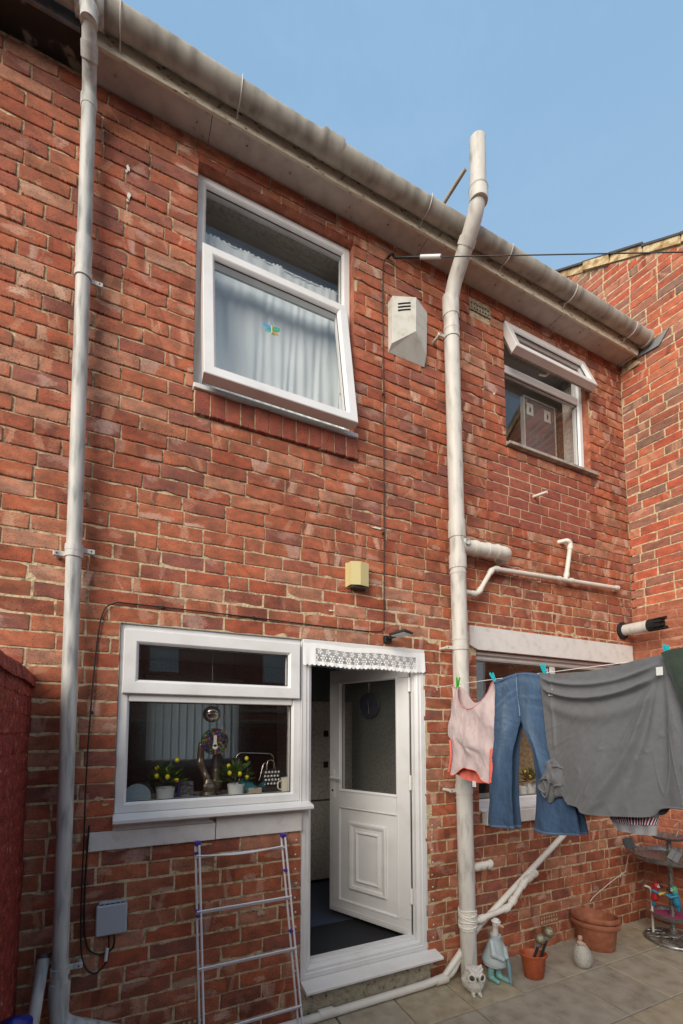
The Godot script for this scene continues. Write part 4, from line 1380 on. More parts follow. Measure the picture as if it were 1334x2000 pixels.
	obj("ring", collar(Vector3(-0.16, 2.572, 0.215), Vector3(0, 0, 1), 0.0525, 0.02), M.pipe_cream, t)
	obj("collar", MB.new().lathe([Vector2(0.05, 0.0), Vector2(0.078, 0.0), Vector2(0.08, 0.012), Vector2(0.065, 0.024), Vector2(0.05, 0.024)], Transform3D(Basis(Vector3.RIGHT, PI / 2), Vector3(-0.165, 2.572, 0.003)), 28), M.black_rubber, t)
	var te := MB.new()
	te.tube([Vector3(-0.16, 2.572, 0.238), Vector3(-0.16, 2.572, 0.30)], 0.053, 28)
	te.tube([Vector3(-0.16, 2.572, 0.30), Vector3(-0.16, 2.572, 0.35)], [0.046, 0.042], 20)
	obj("terminal", te, M.black_rubber, t)
	for k in 9:
		var an := TAU * k / 9.0
		obj("fin", MB.new().box(Vector3(-0.004, 0.03, 0.24), Vector3(0.004, 0.055, 0.385 if k < 6 else 0.31), 0.001, Transform3D(Basis(Vector3(0, 0, 1), an), Vector3(-0.16, 2.572, 0))), M.black_rubber, t)
	build_boxes()
	build_cables()

func wrapped(c: Vector3, r: float) -> Array:
	var o := []
	for k in 80:
		var an := TAU * k / 16.0
		o.append(c + Vector3(r * cos(an), -0.06 + 0.0016 * k + 0.008 * sin(an * 1.7), r * sin(an)))
	return o

func build_boxes() -> void:
	# alarm sounder
	var t := thing("alarm_box", "white wedge shaped burglar alarm box under the eaves", "alarm box")
	var P := [Vector3(-2.655, 4.71, 0.004), Vector3(-2.345, 4.71, 0.004), Vector3(-2.345, 4.335, 0.004), Vector3(-2.655, 4.335, 0.004), Vector3(-2.65, 4.72, 0.055), Vector3(-2.49, 4.725, 0.115), Vector3(-2.35, 4.72, 0.055), Vector3(-2.49, 4.475, 0.108), Vector3(-2.65, 4.375, 0.04), Vector3(-2.35, 4.40, 0.04)]
	var ab := MB.new()
	var face := func(ids: Array) -> void:
		var c := Vector3(-2.48, 4.54, 0.03)
		var a: Vector3 = P[ids[0]]
		var nn: Vector3 = (P[ids[1]] - a).cross(P[ids[2]] - a).normalized()
		if nn.dot(a - c) < 0: nn = -nn
		var s := ab.v.size()
		for k in ids: ab.vert(P[k], nn)
		for k in range(1, ids.size() - 1): ab.tri(s, s + k, s + k + 1)
	for f in [[0, 4, 5], [0, 5, 1], [1, 5, 6], [4, 5, 7, 8], [5, 6, 9, 7], [7, 9, 2, 3], [7, 3, 8], [0, 3, 8, 4], [1, 6, 9, 2]]:
		face.call(f)
	var body := obj("cover", ab, grain(mat("box_white", rgb8(204, 203, 196), 0.5), M.cloudy, 2.0), t)
	var e1: Vector3 = (P[5] - P[4]).normalized()
	var up: Vector3 = (P[5] - P[7]).normalized()
	for k in 3:
		var c: Vector3 = P[4].lerp(P[5], 0.5) - up * (0.05 + 0.024 * k) + e1.cross(up).normalized() * 0.001
		obj("slot", MB.new().tube([c - e1 * 0.045 - up * 0.008, c, c + e1 * 0.045 + up * 0.006], 0.005, 6), M.black, body)
	# yellowed bell box
	t = thing("yellowed_box", "small yellowed cream plastic box on brick above the kitchen window", "box")
	var yb := MB.new()
	yb.slab(PackedVector2Array([Vector2(-2.99, 0.0), Vector2(-2.985, 0.055), Vector2(-2.925, 0.075), Vector2(-2.858, 0.06), Vector2(-2.845, 0.0)]), -2.745, -2.592, Transform3D(Basis(Vector3.RIGHT, Vector3(0, 0, 1), Vector3(0, -1, 0)), Vector3(0, 0, 0.006)))
	obj("cover", yb, mat("aged_plastic", rgb8(200, 187, 134), 0.45), t)
	obj("base", MB.new().box(Vector3(-2.997, 2.585, 0.0), Vector3(-2.84, 2.75, 0.012), 0.004), M.aged_plastic, t)
	obj("bottom_plate", MB.new().box(Vector3(-2.975, 2.577, 0.012), Vector3(-2.86, 2.591, 0.06), 0.004), M.slate, t)
	# solar lamp over the door
	t = thing("door_lamp", "small black solar lamp arm above the door", "lamp")
	obj("mount", MB.new().box(Vector3(-2.715, 2.245, 0.0), Vector3(-2.66, 2.295, 0.03), 0.005), M.black, t)
	obj("arm", MB.new().box(Vector3(-2.70, 2.268, 0.02), Vector3(-2.67, 2.286, 0.1), 0.004, Transform3D(Basis(Vector3(0, 1, 0), 0.6), Vector3(0, 0, 0)).translated(Vector3(-0.48, 0, -1.48)) if false else Transform3D.IDENTITY), M.black, t)
	var hx := Transform3D(Basis(Vector3.UP, 0.5) * Basis(Vector3.RIGHT, -0.12), Vector3(-2.655, 2.29, 0.13))
	obj("head", MB.new().box(Vector3(-0.06, -0.009, -0.06), Vector3(0.06, 0.009, 0.06), 0.005, hx), M.black, t)
	obj("lens", MB.new().box(Vector3(-0.05, -0.0125, -0.05), Vector3(0.05, -0.009, 0.05), 0.001, hx), M.ceramic, t)
	# grey junction box low on the wall
	t = thing("junction_box", "pale grey plastic junction box on wall below the kitchen window", "box")
	obj("cover", MB.new().box(Vector3(-4.362, 0.664, 0.008), Vector3(-4.222, 0.81, 0.042), 0.008), mat("box_grey", rgb8(172, 180, 190), 0.4), t)
	obj("back_plate", MB.new().box(Vector3(-4.35, 0.672, 0.0), Vector3(-4.23, 0.818, 0.012), 0.003), M.box_grey, t)
	for k in 5:
		obj("vent_slot", MB.new().box(Vector3(-4.345 + k * 0.023, 0.809, 0.02), Vector3(-4.326 + k * 0.023, 0.8115, 0.032), 0.0005), M.black, t)
	obj("cable_gland", MB.new().tube([Vector3(-4.306, 0.6, 0.02), Vector3(-4.312, 0.54, 0.018)], 0.008, 8), M.ceramic, t)
	# lace valance over the door
	t = thing("lace_valance", "scalloped white lace valance pinned over the open door", "valance")
	var im := Image.create(1024, 160, false, Image.FORMAT_RGBA8)
	im.fill(Color(0.95, 0.95, 0.95, 1))
	for y in 160:
		for x in 1024:
			var a := 1.0
			var edge := 140.0 + 10.0 * absf(sin(x * PI / 34.0))
			if y > edge: a = 0.0
			if x > 96 and x < 940 and y > 34 and y < 126:
				var cx := fposmod(x, 64.0) - 32.0
				var cy := y - 96.0
				var d := sqrt(cx * cx + cy * cy)
				var an := atan2(cy, cx)
				var pet := 21.0 + 6.0 * cos(an * 6.0)
				var solid := (d < pet and d > 13.0) or d < 6.0
				var c2 := fposmod(x + 32.0, 64.0) - 32.0
				var e2 := y - 54.0
				var d2 := sqrt(c2 * c2 + e2 * e2)
				var pet2 := 15.0 + 5.0 * cos(atan2(e2, c2) * 5.0)
				if d2 < pet2 and d2 > 8.0 or d2 < 4.0: solid = true
				if (int(x + y * 0.6) % 11) < 2 or (int(x - y * 0.6 + 400) % 11) < 2: solid = true
				if y > 120: solid = true
				if not solid: a = 0.0
			elif (x * 7 + y * 13) % 5 == 0:
				a = 0.7
			im.set_pixel(x, y, Color(0.93, 0.94, 0.94, a))
	var lm := mat("lace", Color.WHITE, 0.9)
	lm.albedo_texture = ImageTexture.create_from_image(im)
	lm.transparency = BaseMaterial3D.TRANSPARENCY_ALPHA_SCISSOR
	lm.alpha_scissor_threshold = 0.5
	lm.cull_mode = BaseMaterial3D.CULL_DISABLED
	var lc := MB.new()
	lc.sheet(60, 8, func(u: float, v: float) -> Vector3:
		return Vector3(lerpf(-3.29, -2.378, u), lerpf(2.2, 2.05, v) + 0.004 * sin(u * 13.0), 0.004 + 0.004 * sin(u * 90.0) * v + 0.006 * v))
	obj("lace", lc, M.lace, t)
	obj("rail", MB.new().box(Vector3(-3.288, 2.194, -0.012), Vector3(-2.378, 2.224, 0.004), 0.004), M.upvc, t)

func build_cables() -> void:
	var t := thing("telephone_line", "thin black telephone line crossing the sky from the eaves bracket", "cable")
	var a := Vector3(-2.62, 5.05, 0.03)
	var b := EYE + Vector3(0.67915, 0.65974, -0.32171) * 4.1
	var c := a + (b - a) * 3.3
	obj("wire", MB.new().tube([a, a.lerp(c, 0.33) - Vector3(0, 0.015, 0), a.lerp(c, 0.66) - Vector3(0, 0.015, 0), c], 0.0035, 6), M.cable, t)
	obj("insulator", MB.new().tube([a.lerp(c, 0.035), a.lerp(c, 0.06)], 0.014, 10), M.ceramic, t)
	obj("hook", MB.new().tube(rounded([Vector3(-2.66, 5.055, 0.0), Vector3(-2.64, 5.06, 0.05), a, a.lerp(c, 0.035)], 0.02), 0.008, 8), M.black, t)
	t = thing("drop_cable", "black cable dropping from the eaves then looping along above the kitchen window", "cable")
	var pts := [Vector3(-2.645, 5.05, 0.05), Vector3(-2.68, 5.02, 0.03), Vector3(-2.70, 4.9, 0.012), Vector3(-2.702, 4.2, 0.011), Vector3(-2.705, 3.2, 0.012), Vector3(-2.712, 2.42, 0.012), Vector3(-2.718, 2.335, 0.013), Vector3(-2.8, 2.312, 0.014), Vector3(-3.13, 2.312, 0.012), Vector3(-3.5, 2.318, 0.012), Vector3(-3.88, 2.322, 0.012), Vector3(-4.25, 2.322, 0.012), Vector3(-4.33, 2.315, 0.013), Vector3(-4.385, 2.25, 0.013), Vector3(-4.41, 1.99, 0.012), Vector3(-4.425, 1.5, 0.03), Vector3(-4.425, 1.12, 0.034), Vector3(-4.424, 0.74, 0.02), Vector3(-4.41, 0.56, 0.015), Vector3(-4.36, 0.49, 0.014), Vector3(-4.31, 0.53, 0.014), Vector3(-4.3, 0.6, 0.018), Vector3(-4.302, 0.67, 0.02)]
	obj("wire", MB.new().tube(spline(pts, 5), 0.0036, 8), M.cable, t)
	for p in [Vector3(-2.702, 4.0, 0.01), Vector3(-2.71, 3.0, 0.01), Vector3(-3.6, 2.32, 0.01), Vector3(-4.1, 2.322, 0.01), Vector3(-4.415, 1.75, 0.014)]:
		obj("clip", MB.new().box(p - Vector3(0.008, 0.008, 0.008), p + Vector3(0.008, 0.008, 0.009), 0.003), M.black, t)
	t = thing("second_cable", "second black cable running down beside the downpipe to the junction box", "cable")
	pts = [Vector3(-4.405, 1.2, 0.034), Vector3(-4.412, 0.95, 0.022), Vector3(-4.41, 0.74, 0.016), Vector3(-4.392, 0.62, 0.014), Vector3(-4.345, 0.575, 0.013), Vector3(-4.29, 0.585, 0.014), Vector3(-4.276, 0.62, 0.016), Vector3(-4.28, 0.67, 0.02)]
	obj("wire", MB.new().tube(spline(pts, 6), 0.0045, 8), M.cable, t)
	t = thing("pale_cord", "thin pale cord pinned slanting across brick behind the plant stand", "cord")
	pts = [Vector3(-0.76, 0.26, 0.012), Vector3(-0.7, 0.3, 0.014), Vector3(-0.52, 0.375, 0.02), Vector3(-0.38, 0.43, 0.03), Vector3(-0.36, 0.47, 0.06), Vector3(-0.42, 0.62, 0.13)]
	obj("cord", MB.new().tube(spline(pts, 5), 0.0028, 6), M.pipe_white, t)
	var kn := MB.new()
	for k in 4:
		kn.tube([Vector3(-0.38, 0.44, 0.035), Vector3(-0.38 + 0.05 * cos(k * 1.9), 0.44 + 0.03 * sin(k * 1.7 + 0.6), 0.05)], 0.0028, 5)
	obj("bow", kn, M.pipe_white, t)
	# painted-over screws beside the door: plugs left in the brick
	for r in [[-3.325, 0], [-2.335, 1]]:
		t = thing("wall_plugs", ["column of pale filled screw holes left of the door", "column of pale filled screw holes right of the door"][r[1]], "wall plugs")
		for k in 11:
			obj("plug", MB.new().ball(Vector3(r[0] + 0.004 * sin(k * 2.3), 0.24 + k * 0.0825 + 0.03, 0.002), Vector3(0.0065, 0.0065, 0.003), 8), M.pipe_white, t)

# ---------------------------------------------------------------- seen through the panes
func lemon_plant(at: Vector3, label: String) -> void:
	var t := thing("lemon_plant", label, "pot plant", at, "artificial lemon plants on the sills")
	obj("pot", MB.new().lathe([Vector2(0.0, 0.0), Vector2(0.044, 0.0), Vector2(0.054, 0.07), Vector2(0.05, 0.072), Vector2(0.046, 0.055), Vector2(0.0, 0.055)], Transform3D.IDENTITY, 24), M.ceramic, t)
	var lf := MB.new()
	lf.tinted = true
	for k in 150:
		var an := rng.randf() * TAU
		var el := rng.randf_range(-0.1, 1.3)
		var d := Vector3(cos(an) * cos(el), sin(el), sin(an) * cos(el))
		var p := Vector3(0, 0.09, 0) + d * rng.randf_range(0.02, 0.085) * Vector3(1.1, 1.2, 0.9)
		var l := rng.randf_range(0.035, 0.06)
		var s := d.cross(Vector3(rng.randf() - 0.5, 1, rng.randf() - 0.5)).normalized() * 0.012
		var g := rng.randf_range(0.6, 1.3)
		lf.col = Color(0.06 * g, 0.15 * g, 0.03 * g)
		var nn := d.cross(s).normalized()
		var a := lf.vert(p, nn)
		var b := lf.vert(p + d * l * 0.5 + s, nn)
		var c := lf.vert(p + d * l, nn)
		var e := lf.vert(p + d * l * 0.5 - s, nn)
		lf.quad(a, b, c, e)
	obj("foliage", lf, M.painted, t)
	for k in 6:
		var an := k * 1.13 + 0.4
		obj("lemon", MB.new().ball(Vector3(0.06 * cos(an), 0.115 + 0.022 * k * (1.0 if k % 2 else 0.6), 0.05 * sin(an) + 0.03), Vector3(0.013, 0.016, 0.013), 10), M.lemon, t)

func build_inside() -> void:
	mat("lemon", rgb8(214, 200, 40), 0.45)
	mat("lemon_leaf", rgb8(50, 84, 34), 0.6)
	lemon_plant(Vector3(-4.035, 1.262, -0.25), "lemon plant in white pot on kitchen sill beside the round board")
	lemon_plant(Vector3(-3.625, 1.262, -0.25), "lemon plant in white pot on kitchen sill beside the bronze hand")
	var o: MeshInstance3D
	var t := thing("round_board", "pale grey round board standing at the left end of the kitchen sill", "board", Vector3(-4.185, 1.262, -0.22))
	obj("disc", MB.new().lathe([Vector2(0, -0.006), Vector2(0.07, -0.006), Vector2(0.073, 0.0), Vector2(0.07, 0.006), Vector2(0, 0.006)], Transform3D(Basis(Vector3.RIGHT, PI / 2 - 0.15), Vector3(0, 0.03, 0)), 28), mat("board_grey", rgb8(150, 168, 172), 0.5), t)
	obj("foot", MB.new().box(Vector3(-0.05, 0, -0.02), Vector3(0.05, 0.008, 0.02), 0.002), M.board_grey, t)
	t = thing("box_stack", "small stack of dark boxes with purple edge on kitchen sill", "boxes", Vector3(-3.92, 1.262, -0.3))
	for k in 4:
		obj("box", MB.new().box(Vector3(-0.03, k * 0.024, -0.03), Vector3(0.045, k * 0.024 + 0.022, 0.03), 0.002), M.cast_metal, t)
	obj("edge", MB.new().box(Vector3(-0.045, 0, -0.03), Vector3(-0.031, 0.1, 0.03), 0.002), mat("purple", rgb8(70, 60, 150), 0.5), t)
	# bronze hand sculpture
	var bz := Color(0.16, 0.13, 0.1)
	var pr := [[Vector3(-0.045, 0.31, 0), 0.02, Vector3(-0.05, 0.2, 0.0), 0.022, bz], [Vector3(-0.05, 0.2, 0), 0.022, Vector3(-0.015, 0.12, 0.015), 0.017, bz], [Vector3(-0.015, 0.12, 0.015), 0.02, Vector3(-0.002, 0.085, 0.025), 0.022, bz]]
	for k in 5:
		var x := -0.025 + 0.013 * k
		var l: float = [0.03, 0.048, 0.055, 0.05, 0.038][k]
		pr.append([Vector3(x * 0.8, 0.08, 0.03), 0.0085, Vector3(x, 0.08 - l * 0.55, 0.04), 0.008, bz])
		pr.append([Vector3(x, 0.08 - l * 0.55, 0.04), 0.008, Vector3(x * 1.05, 0.08 - l, 0.036), 0.006, bz])
	pr.append([Vector3(0.01, 0.01, 0), 0.06, Vector3(0.015, 0.03, 0), 0.035, bz])
	pr.append([Vector3(0.05, 0.06, -0.01), 0.03, Vector3(0.05, 0.15, -0.01), 0.022, bz])
	t = thing("hand_sculpture", "dark bronze arm and hand sculpture in the middle of kitchen sill", "sculpture", Vector3(-3.785, 1.262, -0.3))
	mat("bronze", Color.WHITE, 0.3, 0.6)
	M.bronze.vertex_color_use_as_albedo = true
	obj("figure", MB.new().blob(pr, 0.02, 0.006), M.bronze, t)
	obj("vase", MB.new().lathe([Vector2(0, 0), Vector2(0.03, 0.0), Vector2(0.045, 0.1), Vector2(0.035, 0.2), Vector2(0.022, 0.24), Vector2(0.026, 0.25), Vector2(0.0, 0.25)], Transform3D(Basis.IDENTITY, Vector3(0.06, 0.02, -0.04)), 20), M.dark_unit, t)
	# coloured plaque
	t = thing("dog_plaque", "round plaque with colourful dog face hanging in kitchen window", "plaque", Vector3(-3.768, 1.595, -0.2))
	var im := Image.create(128, 128, false, Image.FORMAT_RGB8)
	var n1 := noise(61, 0.02, 2)
	for y in 128:
		for x in 128:
			var p := Vector2(x - 64, y - 64) / 64.0
			var hue := fposmod(n1.get_noise_2d(x, y) * 1.6 + 0.55 + atan2(p.y, p.x) * 0.05, 1.0)
			var c := Color.from_hsv(hue, 0.85, clampf(0.15 + absf(n1.get_noise_2d(y * 1.5, x * 1.5)) * 0.9, 0.0, 0.6))
			var face := Vector2(p.x / 0.3, (p.y - 0.05) / 0.55).length()
			if face < 1.0 and absf(p.x) < 0.11 + 0.2 * maxf(p.y, 0.0):
				c = Color(0.85, 0.84, 0.8)
			for e in [Vector2(-0.2, -0.1), Vector2(0.2, -0.1)]:
				if p.distance_to(e) < 0.07: c = Color(0.05, 0.05, 0.06)
			if Vector2(p.x, (p.y - 0.3) * 1.4).length() < 0.13: c = Color(0.12, 0.08, 0.2)
			im.set_pixel(x, y, c)
	var pm := mat("plaque_print", Color.WHITE, 0.4)
	pm.albedo_texture = ImageTexture.create_from_image(im)
	var dm := MB.new()
	var cc := dm.vert(Vector3(0, 0, 0.004), Vector3.BACK, Vector2(0.5, 0.5))
	for k in 33:
		var an := TAU * k / 32
		dm.vert(Vector3(0.078 * cos(an), 0.078 * sin(an), 0.004), Vector3.BACK, Vector2(0.5 + 0.5 * cos(an), 0.5 - 0.5 * sin(an)))
	for k in 32: dm.tri(cc, cc + 1 + k, cc + 2 + k)
	obj("print", dm, pm, t)
	obj("disc", MB.new().tube([Vector3(0, 0, -0.004), Vector3(0, 0, 0.0025)], 0.08, 32), M.black, t)
	obj("thread", MB.new().tube([Vector3(0, 0.07, 0), Vector3(0, 0.2, 0)], 0.001, 4), M.steel, t)
	t = thing("mirror_ball", "small silver mirror ball hanging at top of kitchen window", "mirror ball", Vector3(-3.783, 1.76, -0.24))
	obj("ball", MB.new().ball(Vector3.ZERO, Vector3(0.053, 0.05, 0.053), 20), M.chrome, t)
	obj("thread", MB.new().tube([Vector3(0, 0.045, 0), Vector3(0, 0.45, 0)], 0.001, 4), M.steel, t)
	t = thing("patterned_bag", "little black bag with white and teal dots on kitchen sill", "bag", Vector3(-3.41, 1.262, -0.25))
	obj("body", MB.new().box(Vector3(-0.052, 0.05, -0.03), Vector3(0.055, 0.15, 0.03), 0.008), M.black, t)
	for i in 5:
		for j in 4:
			var p := Vector3(-0.04 + i * 0.021 + 0.006 * (j % 2), 0.063 + j * 0.024, 0.031)
			o = obj("dot", MB.new().ball(p, Vector3(0.0085, 0.0085, 0.0015), 8), [M.ceramic, M.ceramic, M.teal_peg, M.ceramic][(i * 3 + j) % 4] if M.has("teal_peg") else M.ceramic, t)
	obj("handle", MB.new().tube(spline([Vector3(-0.03, 0.148, 0.02), Vector3(-0.02, 0.2, 0.015), Vector3(0.0, 0.21, 0.01), Vector3(0.02, 0.2, 0.015), Vector3(0.03, 0.148, 0.02)], 4), 0.003, 6), M.chrome, t)
	obj("stand", MB.new().box(Vector3(-0.05, 0.0, -0.03), Vector3(0.05, 0.049, 0.03), 0.004), M.dark_unit, t)
	t = thing("cream_mug", "tall cream mug at the right end of kitchen sill", "mug", Vector3(-3.31, 1.262, -0.2))
	obj("body", MB.new().lathe([Vector2(0, 0), Vector2(0.04, 0.0), Vector2(0.042, 0.1), Vector2(0.039, 0.1), Vector2(0.037, 0.01), Vector2(0, 0.01)], Transform3D.IDENTITY, 24), mat("mug_cream", rgb8(206, 204, 190), 0.3), t)
	obj("handle", MB.new().tube(spline([Vector3(-0.04, 0.08, 0.01), Vector3(-0.062, 0.075, 0.012), Vector3(-0.065, 0.04, 0.012), Vector3(-0.041, 0.025, 0.01)], 4), 0.005, 6), M.mug_cream, t)
	t = thing("wire_rack", "chrome wire rack standing on the kitchen sill", "rack", Vector3(-3.5, 1.262, -0.27))
	obj("wire", MB.new().tube(rounded([Vector3(-0.13, 0.0, 0), Vector3(-0.125, 0.235, 0), Vector3(-0.1, 0.26, 0), Vector3(0.1, 0.25, 0), Vector3(0.118, 0.23, 0), Vector3(0.125, 0.0, 0)], 0.03), 0.0035, 8), M.chrome, t)
	for x in [-0.07, 0.06]:
		obj("wire", MB.new().tube(rounded([Vector3(x - 0.04, 0.08, 0.02), Vector3(x - 0.01, 0.19, 0.01), Vector3(x + 0.012, 0.19, 0.01), Vector3(x + 0.02, 0.0, 0.02)], 0.02), 0.003, 8), M.chrome, t)
	t = thing("sponge_tub", "beige tub with teal cloth on the kitchen sill", "tub", Vector3(-3.515, 1.262, -0.24))
	obj("tub", MB.new().box(Vector3(-0.045, 0, -0.03), Vector3(0.045, 0.045, 0.03), 0.008), mat("tub_beige", rgb8(170, 156, 132), 0.6), t)
	obj("cloth", MB.new().sheet(10, 10, func(u: float, v: float) -> Vector3: return Vector3(-0.09 + 0.16 * u, 0.04 + 0.05 * sin(u * 5.0) * sin(v * 4.0) + 0.03 * (1.0 - u), -0.05 + 0.08 * v)), mat("teal_cloth", rgb8(32, 108, 116), 0.9), t)
	# far blinds, units, fridge
	t = thing("vertical_blinds", "white vertical blinds across the far kitchen window", "blinds", Vector3(-3.4, 1.28, -3.5))
	var bm := mat("blind_cloth", rgb8(224, 226, 222), 0.9)
	bm.backlight_enabled = true
	bm.backlight = Color(0.95, 0.96, 0.95)
	for k in 12:
		var x := -0.52 + k * 0.093
		obj("slat", MB.new().box(Vector3(-0.056, 0.02, -0.001), Vector3(0.056, 1.02, 0.001), 0.0004, Transform3D(Basis(Vector3.UP, 0.12), Vector3(x, 0, 0))), bm, t)
	obj("head_rail", MB.new().box(Vector3(-0.6, 1.02, -0.03), Vector3(0.6, 1.06, 0.03), 0.004), M.white_plastic, t)
	t = thing("kitchen_units", "dark kitchen units along the left wall indoors", "kitchen units", Vector3(-4.6, 0.2, -1.0))
	for k in 3:
		obj("cupboard", MB.new().box(Vector3(0, 0.0, -k * 0.6 - 0.6), Vector3(0.58, 0.88, -k * 0.6 - 0.004), 0.006), M.dark_unit, t)
	obj("worktop", MB.new().box(Vector3(0, 0.882, -1.82), Vector3(0.62, 0.92, 0.02), 0.006), M.black, t)
	obj("wall_cupboard", MB.new().box(Vector3(0, 1.3, -1.8), Vector3(0.34, 2.1, -0.2), 0.006), M.dark_unit, t)
	t = thing("fridge", "tall white fridge freezer indoors seen past the open door", "fridge", Vector3(-2.76, 0.2, -2.12))
	obj("lower_door", MB.new().box(Vector3(0, 0.04, 0), Vector3(0.6, 0.78, 0.6), 0.012), M.plaster, t)
	obj("upper_door", MB.new().box(Vector3(0, 0.79, 0), Vector3(0.6, 1.75, 0.6), 0.012), M.plaster, t)
	for k in 5:
		obj("magnet", MB.new().box(Vector3(0.28 + 0.07 * (k % 3), 1.1 + 0.1 * k, 0.6), Vector3(0.33 + 0.07 * (k % 3), 1.16 + 0.1 * k, 0.606), 0.002), [M.black, M.purple, M.board_grey][k % 3], t)
	t = thing("door_mat", "dark grey doormat just inside the open door", "doormat", Vector3(-2.85, 0.202, -0.62))
	obj("mat", MB.new().box(Vector3(-0.40, 0, -0.02), Vector3(0.40, 0.012, 0.48), 0.004), M.doormat, t)
	t = thing("blue_rug", "slate blue rug beyond the doormat indoors", "rug", Vector3(-2.95, 0.202, -1.16))
	obj("rug", MB.new().box(Vector3(-0.6, 0, -0.7), Vector3(0.6, 0.008, 0.5), 0.003), mat("rug_blue", rgb8(84, 92, 112), 0.95), t)
	# disc behind the door glass
	t = thing("tree_disc", "dark round tree ornament hanging on the door glass", "ornament")
	var dx := Transform3D(Basis(Vector3.UP, deg_to_rad(-67)), Vector3(-2.468, 0.272, -0.066)) * Transform3D(Basis.IDENTITY, Vector3(-0.36, 1.575, -0.014))
	t.transform = dx
	obj("disc", MB.new().tube([Vector3(0, 0, -0.004), Vector3(0, 0, 0.004)], 0.092, 32), mat("disc_dark", rgb8(34, 36, 46), 0.4), t)
	var tm := MB.new()
	tm.tube([Vector3(0, -0.06, 0.006), Vector3(0, 0.0, 0.006)], [0.009, 0.005], 8)
	for k in 6:
		var an := 0.3 + k * 0.5
		tm.tube([Vector3(0, -0.01, 0.006), Vector3(0.05 * cos(an), 0.045 * sin(an), 0.006)], [0.004, 0.002], 6)
	obj("tree", tm, M.black, t)
	obj("rim", MB.new().lathe([Vector2(0.088, 0.003), Vector2(0.092, 0.007), Vector2(0.096, 0.003)], Transform3D(Basis(Vector3.RIGHT, PI / 2), Vector3(0, 0, 0.0)), 32), M.black, t)
	obj("thread", MB.new().tube([Vector3(0, 0.09, 0), Vector3(0, 0.2, 0)], 0.001, 4), M.steel, t)
	# net curtain upstairs
	t = thing("net_curtain", "gathered white net curtain hanging inside the bedroom window", "curtain")
	var cm := mat("net", rgb8(216, 224, 224), 0.95)
	cm.backlight_enabled = true
	cm.backlight = Color(0.5, 0.52, 0.52)
	cm.cull_mode = BaseMaterial3D.CULL_DISABLED
	var fn := noise(71, 1.0, 2)
	obj("net", MB.new().sheet(150, 40, func(u: float, v: float) -> Vector3:
		var x := lerpf(-3.94, -2.96, u)
		var fold := 0.0045 * sin(u * 95.0 + 2.0 * sin(v * 2.0 + u * 8.0)) * (0.5 + 0.5 * v) + 0.016 * fn.get_noise_2d(u * 5.0, v * 1.3)
		var y := lerpf(4.835 + 0.006 * sin(u * 190.0), 3.66, v)
		return Vector3(x + 0.008 * sin(v * 5.0 + u * 30.0), y, -0.2 + fold + 0.16 * maxf(v - 0.8, 0.0) * (0.6 + 0.6 * sin(u * 9.0)))), cm, t)
	obj("curtain_wire", MB.new().tube([Vector3(-3.97, 4.825, -0.2), Vector3(-2.92, 4.825, -0.2)], 0.004, 6), M.white_plastic, t)
	# butterfly suncatcher
	t = thing("butterfly_suncatcher", "small green and blue butterfly ornament on the bedroom window glass", "ornament")
	var bx := Transform3D(Basis(Vector3.RIGHT, deg_to_rad(-10.0)), Vector3(0, 4.555, -0.045)) * Transform3D(Basis.IDENTITY, Vector3(-3.51, -0.40, -0.02))
	t.transform = bx
	var cols := [rgb8(70, 160, 120), rgb8(80, 150, 190), rgb8(200, 150, 70), rgb8(90, 180, 150), rgb8(110, 170, 90), rgb8(210, 210, 200)]
	for k in 6:
		var an := [0.5, 2.6, -0.5, 3.6, -1.1, 4.2][k] as float
		var l := [0.06, 0.06, 0.045, 0.045, 0.035, 0.035][k] as float
		var pts := PackedVector2Array()
		for q in 10:
			var a := TAU * q / 10
			pts.append(Vector2(l * 0.55 + l * 0.5 * cos(a), l * 0.3 * sin(a)).rotated(an))
		obj("wing", MB.new().slab(pts, -0.001 * k, 0.002 - 0.001 * k), mat("wing_%d" % k, cols[k], 0.3), t)
	obj("body", MB.new().tube([Vector3(0, -0.03, 0.003), Vector3(0, 0.03, 0.003)], 0.004, 8), M.lemon, t)
	obj("thread", MB.new().tube([Vector3(-0.02, 0.02, 0), Vector3(0, 0.12, 0), Vector3(0.02, 0.02, 0)], 0.001, 4), M.white_plastic, t)
	# panel with two stickers in the bathroom
	t = thing("wrapped_panel", "mauve grey panel with two white stickers inside bathroom window", "panel", Vector3(-0.70, 2.88, -0.42))
	obj("board", MB.new().box(Vector3(-0.17, 0.0, -0.02), Vector3(0.25, 2.0, 0.02), 0.004), mat("panel_mauve", rgb8(112, 104, 110), 0.5), t)
	obj("border", MB.new().ring(-0.18, -0.0, 0.26, 2.01, [Vector2(0, -0.02), Vector2(0, 0.024), Vector2(0.012, 0.024), Vector2(0.012, 0.02)]), M.ceramic, t)
	for k in 2:
		var x: float = [-0.14, 0.1][k]
		var lb := obj("sticker", MB.new().box(Vector3(x, 1.83, 0.0205), Vector3(x + 0.09, 1.95, 0.022), 0.0005), M.ceramic, t)
		obj("sticker_mark", MB.new().slab(PackedVector2Array([Vector2(x + 0.035, 1.86), Vector2(x + 0.055, 1.86), Vector2(x + 0.06, 1.9), Vector2(x + 0.045, 1.92), Vector2(x + 0.037, 1.9)]), 0.022, 0.0228), M.slate, lb)
	lemon_plant(Vector3(-1.06, 1.125, -0.3), "lemon plant on the dining window sill glimpsed between the jeans legs")
	t = thing("sill_tub", "small white tub on the dining window sill", "tub", Vector3(-1.16, 1.125, -0.28))
	obj("tub", MB.new().lathe([Vector2(0, 0), Vector2(0.03, 0), Vector2(0.036, 0.06), Vector2(0.032, 0.06), Vector2(0.03, 0.01), Vector2(0, 0.01)], Transform3D.IDENTITY, 20), M.ceramic, t)

# ---------------------------------------------------------------- washing on the line
const WX := -2.37

